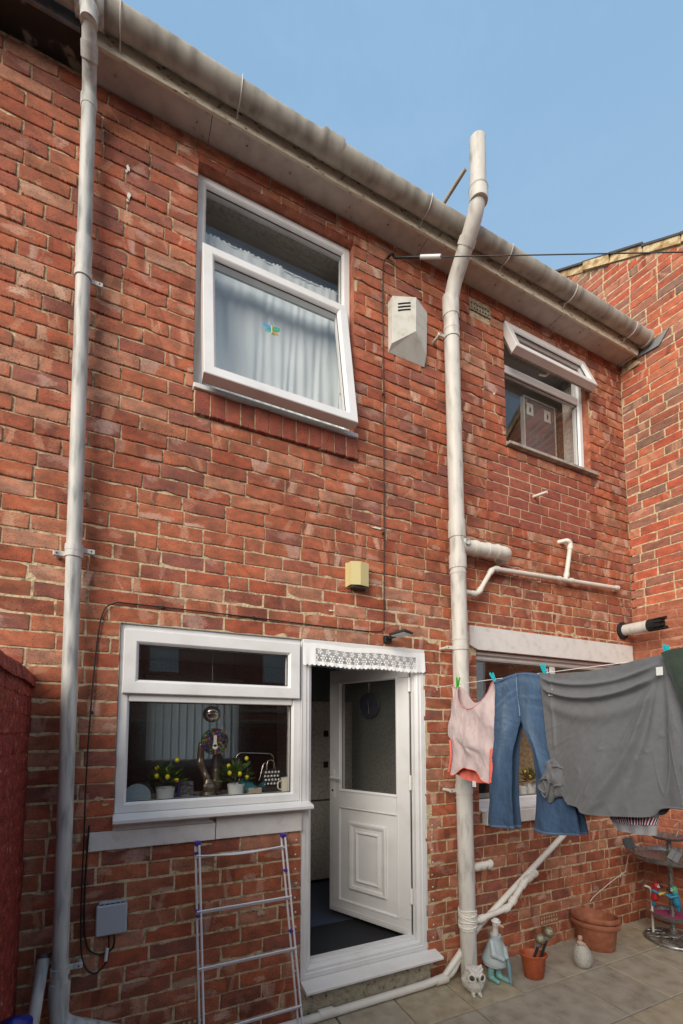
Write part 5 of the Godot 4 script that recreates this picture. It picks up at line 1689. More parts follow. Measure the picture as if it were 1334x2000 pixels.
func peg(at: Vector3, lean: float, m: Material, label: String) -> void:
	var t := thing("clothes_peg", label, "peg", at, "plastic pegs on the washing line")
	var xf := Transform3D(Basis(Vector3.RIGHT, lean), Vector3.ZERO)
	for s in [-1, 1]:
		var p := PackedVector2Array([Vector2(s * 0.002, -0.03), Vector2(s * 0.006, -0.03), Vector2(s * 0.008, 0.0), Vector2(s * 0.014, 0.036), Vector2(s * 0.010, 0.042), Vector2(s * 0.004, 0.012), Vector2(s * 0.0025, -0.006)])
		obj("jaw", MB.new().slab(p, -0.0055, 0.0055, xf), m, t)
	obj("spring", MB.new().tube([xf * Vector3(0, 0.002, -0.008), xf * Vector3(0, 0.002, 0.008)], 0.004, 8), M.steel, t)

# a hanging cloth between four edge curves given as (z, y); fold gives its depth in x
func hang(T: Array, B: Array, L: Array, R: Array, nu: int, nv: int, fold: Callable) -> MB:
	var mb := MB.new()
	mb.sheet(nu, nv, func(u: float, v: float) -> Vector3:
		var p := poly_at(T, u).lerp(poly_at(B, u), v) + poly_at(L, v).lerp(poly_at(R, v), u)
		p -= (T[0] as Vector2).lerp(T[-1], u).lerp((B[0] as Vector2).lerp(B[-1], u), v)
		return Vector3(WX + float(fold.call(u, v, p)), p.y, p.x))
	return mb

func cloth(called: String, c: Color, weave: float, rough := 0.95) -> StandardMaterial3D:
	var m := mat(called, Color.WHITE, rough)
	grain(m, ramp(called.length() * 7 + 3, 0.03, [0.0, c * 0.94, 0.5, c, 1.0, c.lightened(0.03)], 256, 4), 3.0)
	relief(m, M.bumps, weave)
	m.cull_mode = BaseMaterial3D.CULL_DISABLED
	m.rim_enabled = true
	m.rim = 0.25
	m.backlight_enabled = true
	m.backlight = Color(0.16, 0.16, 0.16)
	return m

func build_washing() -> void:
	mat("teal_peg", rgb8(20, 172, 186), 0.35)
	mat("green_peg", rgb8(60, 176, 30), 0.35)
	var t := thing("washing_line", "thin white washing line strung from a wall hook out over the yard", "line")
	var pts := []
	for k in 15:
		var z := 0.02 + k * 0.3
		pts.append(Vector3(-2.30 - 0.07 * minf(z / 0.4, 1.0), 1.958 - 0.012 * sin(PI * k / 14.0), z))
	obj("cord", MB.new().tube(pts, 0.002, 6), M.white_plastic, t)
	obj("hook", MB.new().tube(rounded([Vector3(-2.3, 1.962, -0.01), Vector3(-2.3, 1.962, 0.03), Vector3(-2.3, 1.94, 0.04), Vector3(-2.3, 1.935, 0.025)], 0.012), 0.004, 8), M.steel, t)
	for q in [[0.345, 0.15, "green_peg", "green peg holding the left strap of the pink vest"], [0.655, -0.5, "teal_peg", "teal peg between the pink vest and the jeans"], [1.003, -0.3, "teal_peg", "teal peg between the jeans and the grey top"], [1.583, -0.25, "teal_peg", "teal peg holding the green garment at the far right"]]:
		peg(Vector3(WX - 0.006, 1.955, q[0]), q[1], M[q[2]], q[3])
	# pink vest: front and back
	var n := noise(81, 1.0, 2)
	cloth("vest_cloth", rgb8(196, 180, 181), 0.05)
	cloth("vest_pink", rgb8(206, 128, 138), 0.05)
	cloth("coral", rgb8(226, 112, 96), 0.06)
	t = thing("pink_vest", "pale pink vest with coral trim pegged on the washing line", "vest")
	var NT := V2([0.303, 1.941, 0.33, 1.93, 0.365, 1.925, 0.385, 1.845, 0.438, 1.796, 0.498, 1.793, 0.548, 1.818, 0.606, 1.875, 0.655, 1.929, 0.685, 1.94])
	var LL := V2([0.303, 1.941, 0.293, 1.773, 0.258, 1.633, 0.283, 1.6, 0.29, 1.5, 0.265, 1.399])
	var RR := V2([0.685, 1.94, 0.678, 1.759, 0.670, 1.6, 0.66, 1.48, 0.652, 1.369])
	var BB := V2([0.265, 1.399, 0.309, 1.381, 0.386, 1.43, 0.45, 1.432, 0.507, 1.418, 0.565, 1.378, 0.607, 1.36, 0.652, 1.369])
	var vf := func(u: float, v: float, p: Vector2) -> float:
		var sag := 0.018 * sin(PI * u) * sin(PI * clampf(v * 1.3, 0, 1))
		var drape := 0.012 * sin(v * 16.0 - absf(u - 0.45) * 14.0) * exp(-v * 2.4) + 0.009 * sin(u * 21.0 + v * 2.0) * v
		var cr := absf(n.get_noise_2d(p.x * 9.0 + 3.0, p.y * 4.0))
		return -0.022 - sag + drape + 0.008 * n.get_noise_2d(p.x * 7.0, p.y * 5.0) - 0.0028 * (1.0 - minf(cr * 4.0, 1.0))
	obj("front", hang(NT, BB, LL, RR, 90, 80, vf), M.vest_cloth, t)
	var back_t := V2([0.303, 1.941, 0.36, 1.93, 0.40, 1.9, 0.47, 1.83, 0.55, 1.85, 0.62, 1.92, 0.685, 1.94])
	var back_b := V2([0.265, 1.40, 0.35, 1.362, 0.465, 1.345, 0.56, 1.35, 0.652, 1.365])
	obj("back", hang(back_t, back_b, LL, RR, 40, 30, func(u: float, v: float, _p: Vector2) -> float: return 0.015 + 0.03 * sin(PI * u) * v), M.vest_cloth, t)
	obj("lining", hang(V2([0.3, 1.46, 0.386, 1.475, 0.47, 1.475, 0.6, 1.45]), V2([0.3, 1.385, 0.373, 1.357, 0.465, 1.348, 0.6, 1.358]), V2([0.3, 1.46, 0.3, 1.385]), V2([0.6, 1.45, 0.6, 1.358]), 20, 10, func(u: float, v: float, _p: Vector2) -> float: return 0.004 + 0.025 * sin(PI * u) + 0.004 * sin(u * 30.0)), M.coral, t)
	# trims
	var trim := func(C: Array, side: bool) -> void:
		var tp := []
		for k in 41:
			var q := poly_at(C, k / 40.0)
			var off: float = vf.call(k / 40.0, 0.0, q) if not side else -0.027
			tp.append(Vector3(WX + off - 0.001, q.y, q.x))
		obj("trim", MB.new().tube(tp, 0.003, 6), M.vest_pink, t)
	trim.call(NT, false)
	var hem := []
	for k in 41:
		var q := poly_at(BB, k / 40.0)
		hem.append(Vector3(WX + float(vf.call(k / 40.0, 1.0, q)), q.y, q.x))
	obj("trim", MB.new().tube(hem, 0.003, 6), M.coral, t)
	for s in [[RR, 0.58, -0.03], [LL, 0.6, 0.014]]:
		obj("side_panel", MB.new().sheet(4, 16, func(u: float, v: float) -> Vector3:
			var q: Vector2 = poly_at(s[0], lerpf(s[1], 1.0, v))
			return Vector3(WX - 0.03 - 0.01 * sin(u * PI), q.y, q.x + s[2] * u)), M.coral, t)
	obj("care_label", MB.new().box(Vector3(WX - 0.002, 1.325, 0.455), Vector3(WX + 0.0, 1.36, 0.485), 0.0005), M.ceramic, t)
	# jeans
	var dm := mat("denim", Color.WHITE, 0.92)
	var im := Image.create(256, 512, false, Image.FORMAT_RGB8)
	var dn := noise(83, 0.05, 4)
	for y in 512:
		for x in 256:
			var u := x / 255.0
			var v := y / 511.0
			var worn := 0.02 + 0.5 * exp(-pow((u - 0.5) / 0.26, 2.0)) * exp(-pow((v - 0.36) / 0.26, 2.0)) + 0.25 * exp(-pow((v - 0.05) / 0.03, 2.0))
			worn += 0.18 * maxf(0.0, sin(v * 110.0 + u * 6.0)) * exp(-pow((v - 0.17) / 0.06, 2.0))
			worn += 0.35 * (1.0 if absf(v - 0.985) < 0.008 else 0.0)
			worn += 0.12 * dn.get_noise_2d(x * 1.0, y * 0.4) + (0.05 if (x + y) % 3 == 0 else 0.0)
			var c := Color(0.20, 0.30, 0.42).lerp(Color(0.52, 0.61, 0.70), clampf(worn, 0.0, 1.0))
			if u < 0.03 or u > 0.97: c = c * 0.8
			im.set_pixel(x, y, c)
	dm.albedo_texture = ImageTexture.create_from_image(im)
	dm.cull_mode = BaseMaterial3D.CULL_DISABLED
	t = thing("jeans", "faded blue flared jeans pegged by the waist on the washing line", "jeans")
	var WT := V2([0.684, 1.928, 0.731, 1.933, 0.798, 1.946, 0.846, 1.955])
	var WT2 := V2([0.846, 1.955, 0.88, 1.956, 0.93, 1.948, 1.003, 1.93])
	var fl := func(u: float, v: float, p: Vector2) -> float:
		var cr := absf(n.get_noise_2d(p.x * 9.0 + p.y * 5.0, p.y * 17.0))
		return -0.016 * sin(PI * u) - 0.005 * sin(u * 9.0 + v * 5.0) + 0.01 * n.get_noise_2d(p.x * 6.0, p.y * 4.0) - 0.0022 * (1.0 - minf(cr * 5.0, 1.0))
	var mid := V2([0.846, 1.955, 0.85, 1.86, 0.862, 1.735, 0.84, 1.67, 0.808, 1.54, 0.796, 1.326, 0.808, 1.144])
	var mid2 := V2([0.846, 1.955, 0.85, 1.86, 0.862, 1.735, 0.905, 1.63, 0.94, 1.516, 0.942, 1.343, 0.927, 1.158])
	var LB := V2([0.608, 1.129, 0.66, 1.13, 0.728, 1.135, 0.808, 1.144])
	var RB := V2([0.927, 1.158, 1.0, 1.16, 1.068, 1.166, 1.196, 1.189])
	var LO := V2([0.684, 1.928, 0.683, 1.772, 0.674, 1.63, 0.645, 1.436, 0.612, 1.239, 0.608, 1.129])
	var RO := V2([1.003, 1.93, 1.01, 1.759, 1.04, 1.578, 1.106, 1.44, 1.17, 1.3, 1.196, 1.189])
	obj("leg", hang(WT, LB, LO, mid, 44, 110, func(u, v, p): return -0.03 + fl.call(u, v, p)), dm, t)
	obj("leg", hang(WT2, RB, mid2, RO, 44, 110, func(u, v, p): return -0.03 + fl.call(u, v, p)), dm, t)
	obj("leg_back", hang(WT, LB, LO, mid, 20, 30, func(u, v, p): return 0.012 - 0.5 * float(fl.call(u, v, p))), dm, t)
	obj("leg_back", hang(WT2, RB, mid2, RO, 20, 30, func(u, v, p): return 0.012 - 0.5 * float(fl.call(u, v, p))), dm, t)
	var seam := []
	for k in 14:
		var q := poly_at(mid, k / 13.0 * 0.33)
		seam.append(Vector3(WX - 0.034, q.y, q.x))
	obj("fly_seam", MB.new().tube(seam, 0.003, 6), mat("denim_thread", rgb8(120, 140, 160), 0.9), t)
	var wb := []
	for k in 30:
		var q: Vector2 = poly_at(WT, k / 14.0) if k < 15 else poly_at(WT2, (k - 15) / 14.0)
		wb.append(Vector3(WX - 0.026 - 0.015 * sin(k * 0.2), q.y, q.x))
	obj("waistband", MB.new().tube(wb, 0.009, 8), mat("denim_dark", rgb8(70, 98, 134), 0.95), t)
	obj("care_label", MB.new().box(Vector3(WX - 0.03, 1.905, 0.965), Vector3(WX - 0.028, 1.935, 0.982), 0.0005), M.ceramic, t)
	# long grey top
	cloth("grey_jersey", rgb8(101, 104, 108), 0.06)
	t = thing("grey_top", "large draped grey jersey top on the washing line beside the jeans", "top")
	var GT := V2([1.005, 1.95, 1.073, 1.935, 1.15, 1.93, 1.286, 1.925, 1.392, 1.935, 1.469, 1.945, 1.583, 1.953, 1.68, 1.95, 1.85, 1.945])
	var GB := V2([1.163, 1.325, 1.215, 1.322, 1.269, 1.307, 1.33, 1.303, 1.43, 1.315, 1.515, 1.327, 1.55, 1.36, 1.62, 1.37, 1.80, 1.36])
	var GL := V2([1.005, 1.95, 1.017, 1.792, 1.034, 1.621, 1.06, 1.521, 1.10, 1.4, 1.163, 1.325])
	var GR := V2([1.85, 1.945, 1.84, 1.75, 1.83, 1.55, 1.80, 1.36])
	obj("body", hang(GT, GB, GL, GR, 190, 140, func(u: float, v: float, p: Vector2) -> float:
		# swags hung between the pegs, and pleats fanning from the far peg
		var w := clampf((p.x - 1.005) / 0.575, 0.0, 1.0)
		var drop := 1.95 - p.y
		var cat := 0.42 * w * (1.0 - w)
		var s := 0.0
		for q in [[0.025, 0.02, 0.009], [0.07, 0.034, 0.012], [0.13, 0.014, 0.03]]:
			var dd: float = drop - q[0] - cat * (0.5 + q[0] * 3.0)
			s -= q[1] * exp(-pow(dd / q[2], 2.0)) * smoothstep(0.0, 0.12, w) * smoothstep(1.02, 0.85, w)
		var pe := Vector2(1.583, 1.95)
		var a := atan2(pe.x - p.x, maxf(pe.y - p.y, 0.001))
		var rr := pe.distance_to(p)
		var fan := 0.007 * sin(a * 26.0 + 0.4 * sin(rr * 7.0)) * smoothstep(0.04, 0.3, rr) * smoothstep(0.75, 0.35, a) * smoothstep(-0.9, -0.2, a)
		var ridge := -0.03 * exp(-pow((a - 0.33 - 0.35 * maxf(rr - 0.35, 0.0)) / 0.045, 2.0)) * smoothstep(0.06, 0.3, rr)
		var cr := absf(n.get_noise_2d(a * 5.0 + 7.0, rr * 2.2))
		s -= 0.0035 * (1.0 - minf(cr * 8.0, 1.0)) * smoothstep(0.1, 0.3, drop)
		var seamd := -0.008 * exp(-pow((p.x - 1.075 - 0.03 * drop) / 0.008, 2.0)) * smoothstep(0.45, 0.3, drop)
		return -0.045 + s + fan + ridge + seamd - 0.045 * sin(PI * w) * v + 0.012 * n.get_noise_2d(p.x * 2.5, p.y * 2.0)), M.grey_jersey, t)
	obj("back", hang(GT, GB, GL, GR, 40, 30, func(u: float, v: float, p: Vector2) -> float: return 0.02 + 0.02 * n.get_noise_2d(p.x * 4.0, p.y * 3.0)), M.grey_jersey, t)
	var gh := []
	for k in 61:
		var q := poly_at(GB, k / 60.0)
		gh.append(Vector3(WX - 0.05, q.y + 0.003, q.x))
	obj("hem", MB.new().tube(gh, 0.0045, 6), M.grey_jersey, t)
	# crumpled sleeve
	var sc := []
	var slv := MB.new()
	var SO := V2([1.05, 1.521, 1.01, 1.44, 0.992, 1.395, 0.998, 1.36, 1.041, 1.313, 1.085, 1.345, 1.128, 1.355, 1.156, 1.394, 1.16, 1.464, 1.14, 1.499, 1.104, 1.524, 1.075, 1.53, 1.05, 1.521])
	slv.sheet(80, 40, func(u: float, v: float) -> Vector3:
		var q := poly_at(SO, u)
		var c := Vector2(1.075, 1.42)
		var p := q.lerp(c, v)
		var bulge := 0.022 * sqrt(1.0 - pow(1.0 - v, 2.0))
		var cr := -0.012 * (1.0 - minf(absf(n.get_noise_2d(p.x * 14.0, p.y * 9.0)) * 5.0, 1.0)) + 0.012 * n.get_noise_2d(p.x * 8.0 + 5.0, p.y * 8.0)
		return Vector3(WX - 0.05 - bulge + cr, p.y, p.x))
	obj("sleeve", slv, M.grey_jersey, t)
	obj("cuff", MB.new().tube(spline([Vector3(WX - 0.06, 1.40, 0.995), Vector3(WX - 0.075, 1.425, 1.02), Vector3(WX - 0.085, 1.43, 1.07), Vector3(WX - 0.08, 1.39, 1.065), Vector3(WX - 0.072, 1.34, 1.04), Vector3(WX - 0.064, 1.37, 1.005), Vector3(WX - 0.06, 1.40, 0.995)], 5), 0.004, 6), M.grey_jersey, t)
	for q in [[1.078, 1.845, -0.058], [1.586, 1.888, -0.075]]:
		obj("white_tag", MB.new().box(Vector3(WX + q[2] - 0.003, q[1] - 0.018, q[0] - 0.012), Vector3(WX + q[2] - 0.001, q[1] + 0.014, q[0] + 0.012), 0.0005), M.ceramic, t)
	# green garment
	cloth("dark_green", rgb8(52, 66, 58), 0.1)
	t = thing("green_garment", "dark green garment hanging over the grey top at the frame edge", "garment")
	obj("cloth", hang(V2([1.59, 1.957, 1.64, 1.965, 1.75, 1.96, 1.9, 1.955]), V2([1.73, 1.40, 1.78, 1.38, 1.85, 1.37, 1.95, 1.37]), V2([1.59, 1.957, 1.612, 1.888, 1.65, 1.752, 1.69, 1.55, 1.73, 1.40]), V2([1.9, 1.955, 1.92, 1.7, 1.95, 1.37]), 40, 40, func(u: float, v: float, p: Vector2) -> float: return -0.07 + 0.012 * sin(u * 14.0 + v * 3.0) * v), M.dark_green, t)
	# striped hem
	cloth("pale_linen", rgb8(150, 152, 158), 0.1)
	t = thing("striped_apron", "pale grey cloth with diagonal striped band hanging behind grey top", "apron")
	obj("cloth", hang(V2([1.26, 1.93, 1.4, 1.925, 1.54, 1.93]), V2([1.335, 1.237, 1.42, 1.236, 1.502, 1.246]), V2([1.26, 1.93, 1.29, 1.4, 1.312, 1.29, 1.335, 1.237]), V2([1.54, 1.93, 1.525, 1.45, 1.502, 1.246]), 50, 40, func(u: float, v: float, p: Vector2) -> float: return 0.0 + 0.003 * sin(u * 22.0) * v), M.pale_linen, t)
	var sm := mat("candy_stripe", Color.WHITE, 0.9)
	var si := Image.create(512, 32, false, Image.FORMAT_RGB8)
	for y in 32:
		for x in 512:
			var k := int(fposmod(x + y * 0.8, 24.0))
			si.set_pixel(x, y, rgb8(232, 228, 230) if k < 10 else (rgb8(150, 40, 84) if int((x + y * 0.8) / 24.0) % 2 else rgb8(48, 46, 84)))
	sm.albedo_texture = ImageTexture.create_from_image(si)
	sm.cull_mode = BaseMaterial3D.CULL_DISABLED
	obj("striped_band", hang(V2([1.305, 1.303, 1.35, 1.303, 1.43, 1.306, 1.514, 1.318]), V2([1.316, 1.279, 1.37, 1.272, 1.44, 1.277, 1.509, 1.291]), V2([1.305, 1.303, 1.316, 1.279]), V2([1.514, 1.318, 1.509, 1.291]), 30, 3, func(u: float, v: float, p: Vector2) -> float: return -0.005 + 0.003 * sin(u * 22.0)), sm, t)

# ---------------------------------------------------------------- things standing in the yard
func facing(at: Vector3, turn: float) -> Transform3D:
	# local +z looks at the camera, then turned
	var d := EYE - at
	return Transform3D(Basis(Vector3.UP, atan2(d.x, d.z) + turn), at)

func build_yard_things() -> void:
	build_airer()
	build_owl()
	build_goose()
	build_pots()
	build_stand()
	# blue bucket by the painted wall
	var t := thing("blue_bin", "edge of a bright blue plastic tube bin beside the red wall", "bin", Vector3(-4.595, 0.0, 0.58))
	mat("blue_plastic", rgb8(30, 48, 150), 0.3)
	obj("body", MB.new().lathe([Vector2(0, 0.0), Vector2(0.045, 0.0), Vector2(0.05, 0.6), Vector2(0.06, 0.605), Vector2(0.06, 0.625), Vector2(0.046, 0.625), Vector2(0.044, 0.01), Vector2(0, 0.01)], Transform3D.IDENTITY, 32), M.blue_plastic, t)
	obj("lid", MB.new().ball(Vector3(0, 0.622, 0), Vector3(0.058, 0.02, 0.058), 16), M.blue_plastic, t)

func build_airer() -> void:
	var t := thing("clothes_airer", "folded white wire clothes airer with purple clips leaning below kitchen window", "airer")
	var tl := Vector3(-3.905, 1.06, 0.045)
	var tr := Vector3(-3.43, 1.055, 0.045)
	var bl := Vector3(-3.895, 0.012, 0.30)
	var br := Vector3(-3.40, 0.012, 0.30)
	mat("airer_white", rgb8(216, 216, 222), 0.3)
	mat("clip_purple", rgb8(66, 48, 150), 0.35)
	var off := Vector3(0.017, 0, 0.006)
	for s in [[tl, bl], [tr, br]]:
		for k in 2:
			var o := off * k + Vector3(0, 0, 0.014 * k)
			obj("upright", MB.new().tube([s[0] + o, s[1] + o], 0.0058, 10), M.airer_white, t)
		obj("top_cap", MB.new().box(s[0] + Vector3(-0.007, -0.006, -0.008), s[0] + Vector3(0.025, 0.018, 0.026), 0.005), M.clip_purple, t)
	var n := 0
	for f in [0.055, 0.305, 0.545, 0.80]:
		var a := tl.lerp(bl, f)
		var b := tr.lerp(br, f - 0.004)
		for k in 2:
			var d := Vector3(0, 0.012 * (k - 0.5), 0.012 + 0.01 * k)
			if n == 0 and k == 1:
				obj("rung", MB.new().tube(spline([a + d, a.lerp(b, 0.5) + d - Vector3(0, 0.016, 0), b + d], 6), 0.0042, 8), M.airer_white, t)
			else:
				obj("rung", MB.new().tube([a + d - Vector3(0.004, 0, 0), b + d + Vector3(0.022, 0, 0)], 0.0052, 8), M.airer_white, t)
		n += 1
	for q in [[0, 0.04], [0, 0.30], [0, 0.32], [1, 0.17], [1, 0.46], [1, 0.93]]:
		var p: Vector3 = tl.lerp(bl, q[1]) if q[0] == 0 else tr.lerp(br, q[1])
		obj("joint_clip", MB.new().box(p + Vector3(-0.007, -0.006, -0.006), p + Vector3(0.024, 0.006, 0.024), 0.003), M.clip_purple, t)

func build_owl() -> void:
	var at := Vector3(-2.2, 0.0, 0.235)
	var t := thing("owl_ornament", "white stone owl ornament at the foot of the soil pipe", "owl")
	t.transform = facing(at, 0.35)
	var w := Color(0.62, 0.61, 0.57)
	var pr := [[Vector3(0, 0.066, 0), 0.066, Vector3(0, 0.098, 0), 0.066, w],
		[Vector3(-0.044, 0.15, 0.005), 0.014, Vector3(-0.05, 0.165, 0.004), 0.006, w], [Vector3(0.044, 0.15, 0.005), 0.014, Vector3(0.05, 0.165, 0.004), 0.006, w],
		[Vector3(-0.058, 0.08, 0.0), 0.022, Vector3(-0.055, 0.045, -0.01), 0.014, w], [Vector3(0.058, 0.08, 0.0), 0.022, Vector3(0.055, 0.045, -0.01), 0.014, w],
		[Vector3(-0.022, 0.008, 0.05), 0.012, Vector3(-0.022, 0.008, 0.066), 0.009, w], [Vector3(0.022, 0.008, 0.05), 0.012, Vector3(0.022, 0.008, 0.066), 0.009, w],
		[Vector3(-0.045, 0.155, 0.035), 0.008, Vector3(0, 0.13, 0.064), 0.008, w], [Vector3(0.045, 0.155, 0.035), 0.008, Vector3(0, 0.13, 0.064), 0.008, w]]
	var m := mat("stone_white", Color.WHITE, 0.8)
	m.vertex_color_use_as_albedo = true
	relief(grain(m, ramp(88, 0.03, [0.0, Color(0.45, 0.45, 0.46), 0.22, Color(0.78, 0.78, 0.78), 0.36, Color(1, 1, 1), 1.0, Color(1, 1, 1)], 256, 5), 9.0), M.bumps, 0.15)
	obj("body", MB.new().blob(pr, 0.016, 0.0055), m, t)
	for s in [-1, 1]:
		var c := Vector3(s * 0.028, 0.116, 0.052)
		var bx := Transform3D(Basis(Vector3.UP, s * 0.42) * Basis(Vector3.RIGHT, PI / 2), c)
		var e := obj("eye", MB.new().lathe([Vector2(0, 0.012), Vector2(0.018, 0.012), Vector2(0.019, 0.016), Vector2(0.024, 0.016), Vector2(0.026, 0.0)], bx, 22), M.pipe_white, t)
		obj("iris", MB.new().lathe([Vector2(0, 0.0165), Vector2(0.008, 0.016), Vector2(0.0165, 0.0128)], bx, 18), mat("iris_grey", rgb8(84, 88, 92), 0.3), e)
		obj("pupil", MB.new().ball(bx * Vector3(0, 0.0155, 0), Vector3(0.007, 0.007, 0.007), 10), M.black, e)
	obj("beak", MB.new().tube([Vector3(0, 0.116, 0.066), Vector3(0, 0.098, 0.077)], [0.008, 0.002], 8), M.slate, t)

func build_goose() -> void:
	var at := Vector3(-1.97, 0.0, 0.19)
	var t := thing("goose_ornament", "goose figurine in pale blue coat and turquoise boots beside soil pipe", "figurine")
	t.transform = facing(at, 0.95)
	var coat := Color(0.48, 0.57, 0.6)
	var white := Color(0.68, 0.66, 0.62)
	var boot := Color(0.22, 0.5, 0.48)
	var cm := MB.new()
	cm.tinted = true
	cm.col = coat
	cm.lathe([Vector2(0.0, 0.118), Vector2(0.07, 0.116), Vector2(0.082, 0.118), Vector2(0.083, 0.126), Vector2(0.074, 0.15), Vector2(0.058, 0.2), Vector2(0.044, 0.25), Vector2(0.034, 0.28), Vector2(0.038, 0.292), Vector2(0.036, 0.3), Vector2(0.02, 0.3)], Transform3D(Basis(Vector3.RIGHT, 0.1) * Basis.from_scale(Vector3(0.86, 1, 1.05)), Vector3(0, 0, -0.022)), 28)
	obj("coat", cm, M.painted, t)
	var pt := MB.new()
	pt.tinted = true
	pt.col = white
	pt.lathe([Vector2(0.0, 0.09), Vector2(0.06, 0.092), Vector2(0.072, 0.1), Vector2(0.07, 0.118)], Transform3D(Basis.from_scale(Vector3(0.86, 1, 1.05)), Vector3(0, 0, -0.012)), 28)
	obj("petticoat", pt, M.painted, t)
	for s in [-1, 1]:
		obj("arm", MB.new().blob([[Vector3(s * 0.036, 0.255, 0.0), 0.017, Vector3(s * 0.056, 0.19, 0.03), 0.02, coat], [Vector3(s * 0.056, 0.19, 0.03), 0.02, Vector3(s * 0.02, 0.165, 0.072), 0.016, coat]], 0.012, 0.006), M.painted, t)
	var hd := [[Vector3(0, 0.28, 0.003), 0.022, Vector3(0, 0.35, 0.008), 0.016, white], [Vector3(0, 0.365, 0.012), 0.022, Vector3(0, 0.372, 0.02), 0.021, white]]
	obj("neck_and_head", MB.new().blob(hd, 0.012, 0.0045), M.painted, t)
	var bk := [[Vector3(0, 0.368, 0.036), 0.011, Vector3(0, 0.364, 0.066), 0.007, Color(0.62, 0.36, 0.26)]]
	obj("bill", MB.new().blob(bk, 0.006, 0.003), M.painted, t)
	obj("hat", MB.new().lathe([Vector2(0.03, 0.0), Vector2(0.031, 0.004), Vector2(0.021, 0.006), Vector2(0.019, 0.018), Vector2(0.0, 0.023)], Transform3D(Basis(Vector3.RIGHT, 0.1), Vector3(0, 0.381, 0.012)), 20), M.ceramic, t)
	for s in [-1, 1]:
		obj("eye", MB.new().ball(Vector3(s * 0.018, 0.376, 0.03), Vector3(0.003, 0.003, 0.003), 8), M.black, t)
		var x: float = s * 0.028
		var bt := [[Vector3(x, 0.085, -0.012), 0.021, Vector3(x, 0.03, -0.008 + 0.012 * s), 0.019, boot], [Vector3(x, 0.018, -0.008 + 0.012 * s), 0.017, Vector3(x * 1.2, 0.014, 0.06 + 0.02 * s), 0.014, boot]]
		obj("boot", MB.new().blob(bt, 0.012, 0.005), M.painted, t)
	obj("umbrella", MB.new().tube([Vector3(0.01, 0.17, 0.09), Vector3(0.01, 0.13, 0.095), Vector3(0.012, 0.03, 0.105), Vector3(0.012, 0.005, 0.106)], [0.005, 0.013, 0.008, 0.003], 12), mat("umbrella_blue", rgb8(112, 148, 160), 0.6), t)

func oval(pr: Array, at: Vector3, turn: float, sx: float, sz: float, seg := 40) -> MB:
	return MB.new().lathe(pr, Transform3D(Basis(Vector3.UP, turn) * Basis.from_scale(Vector3(sx, 1, sz)), at), seg)

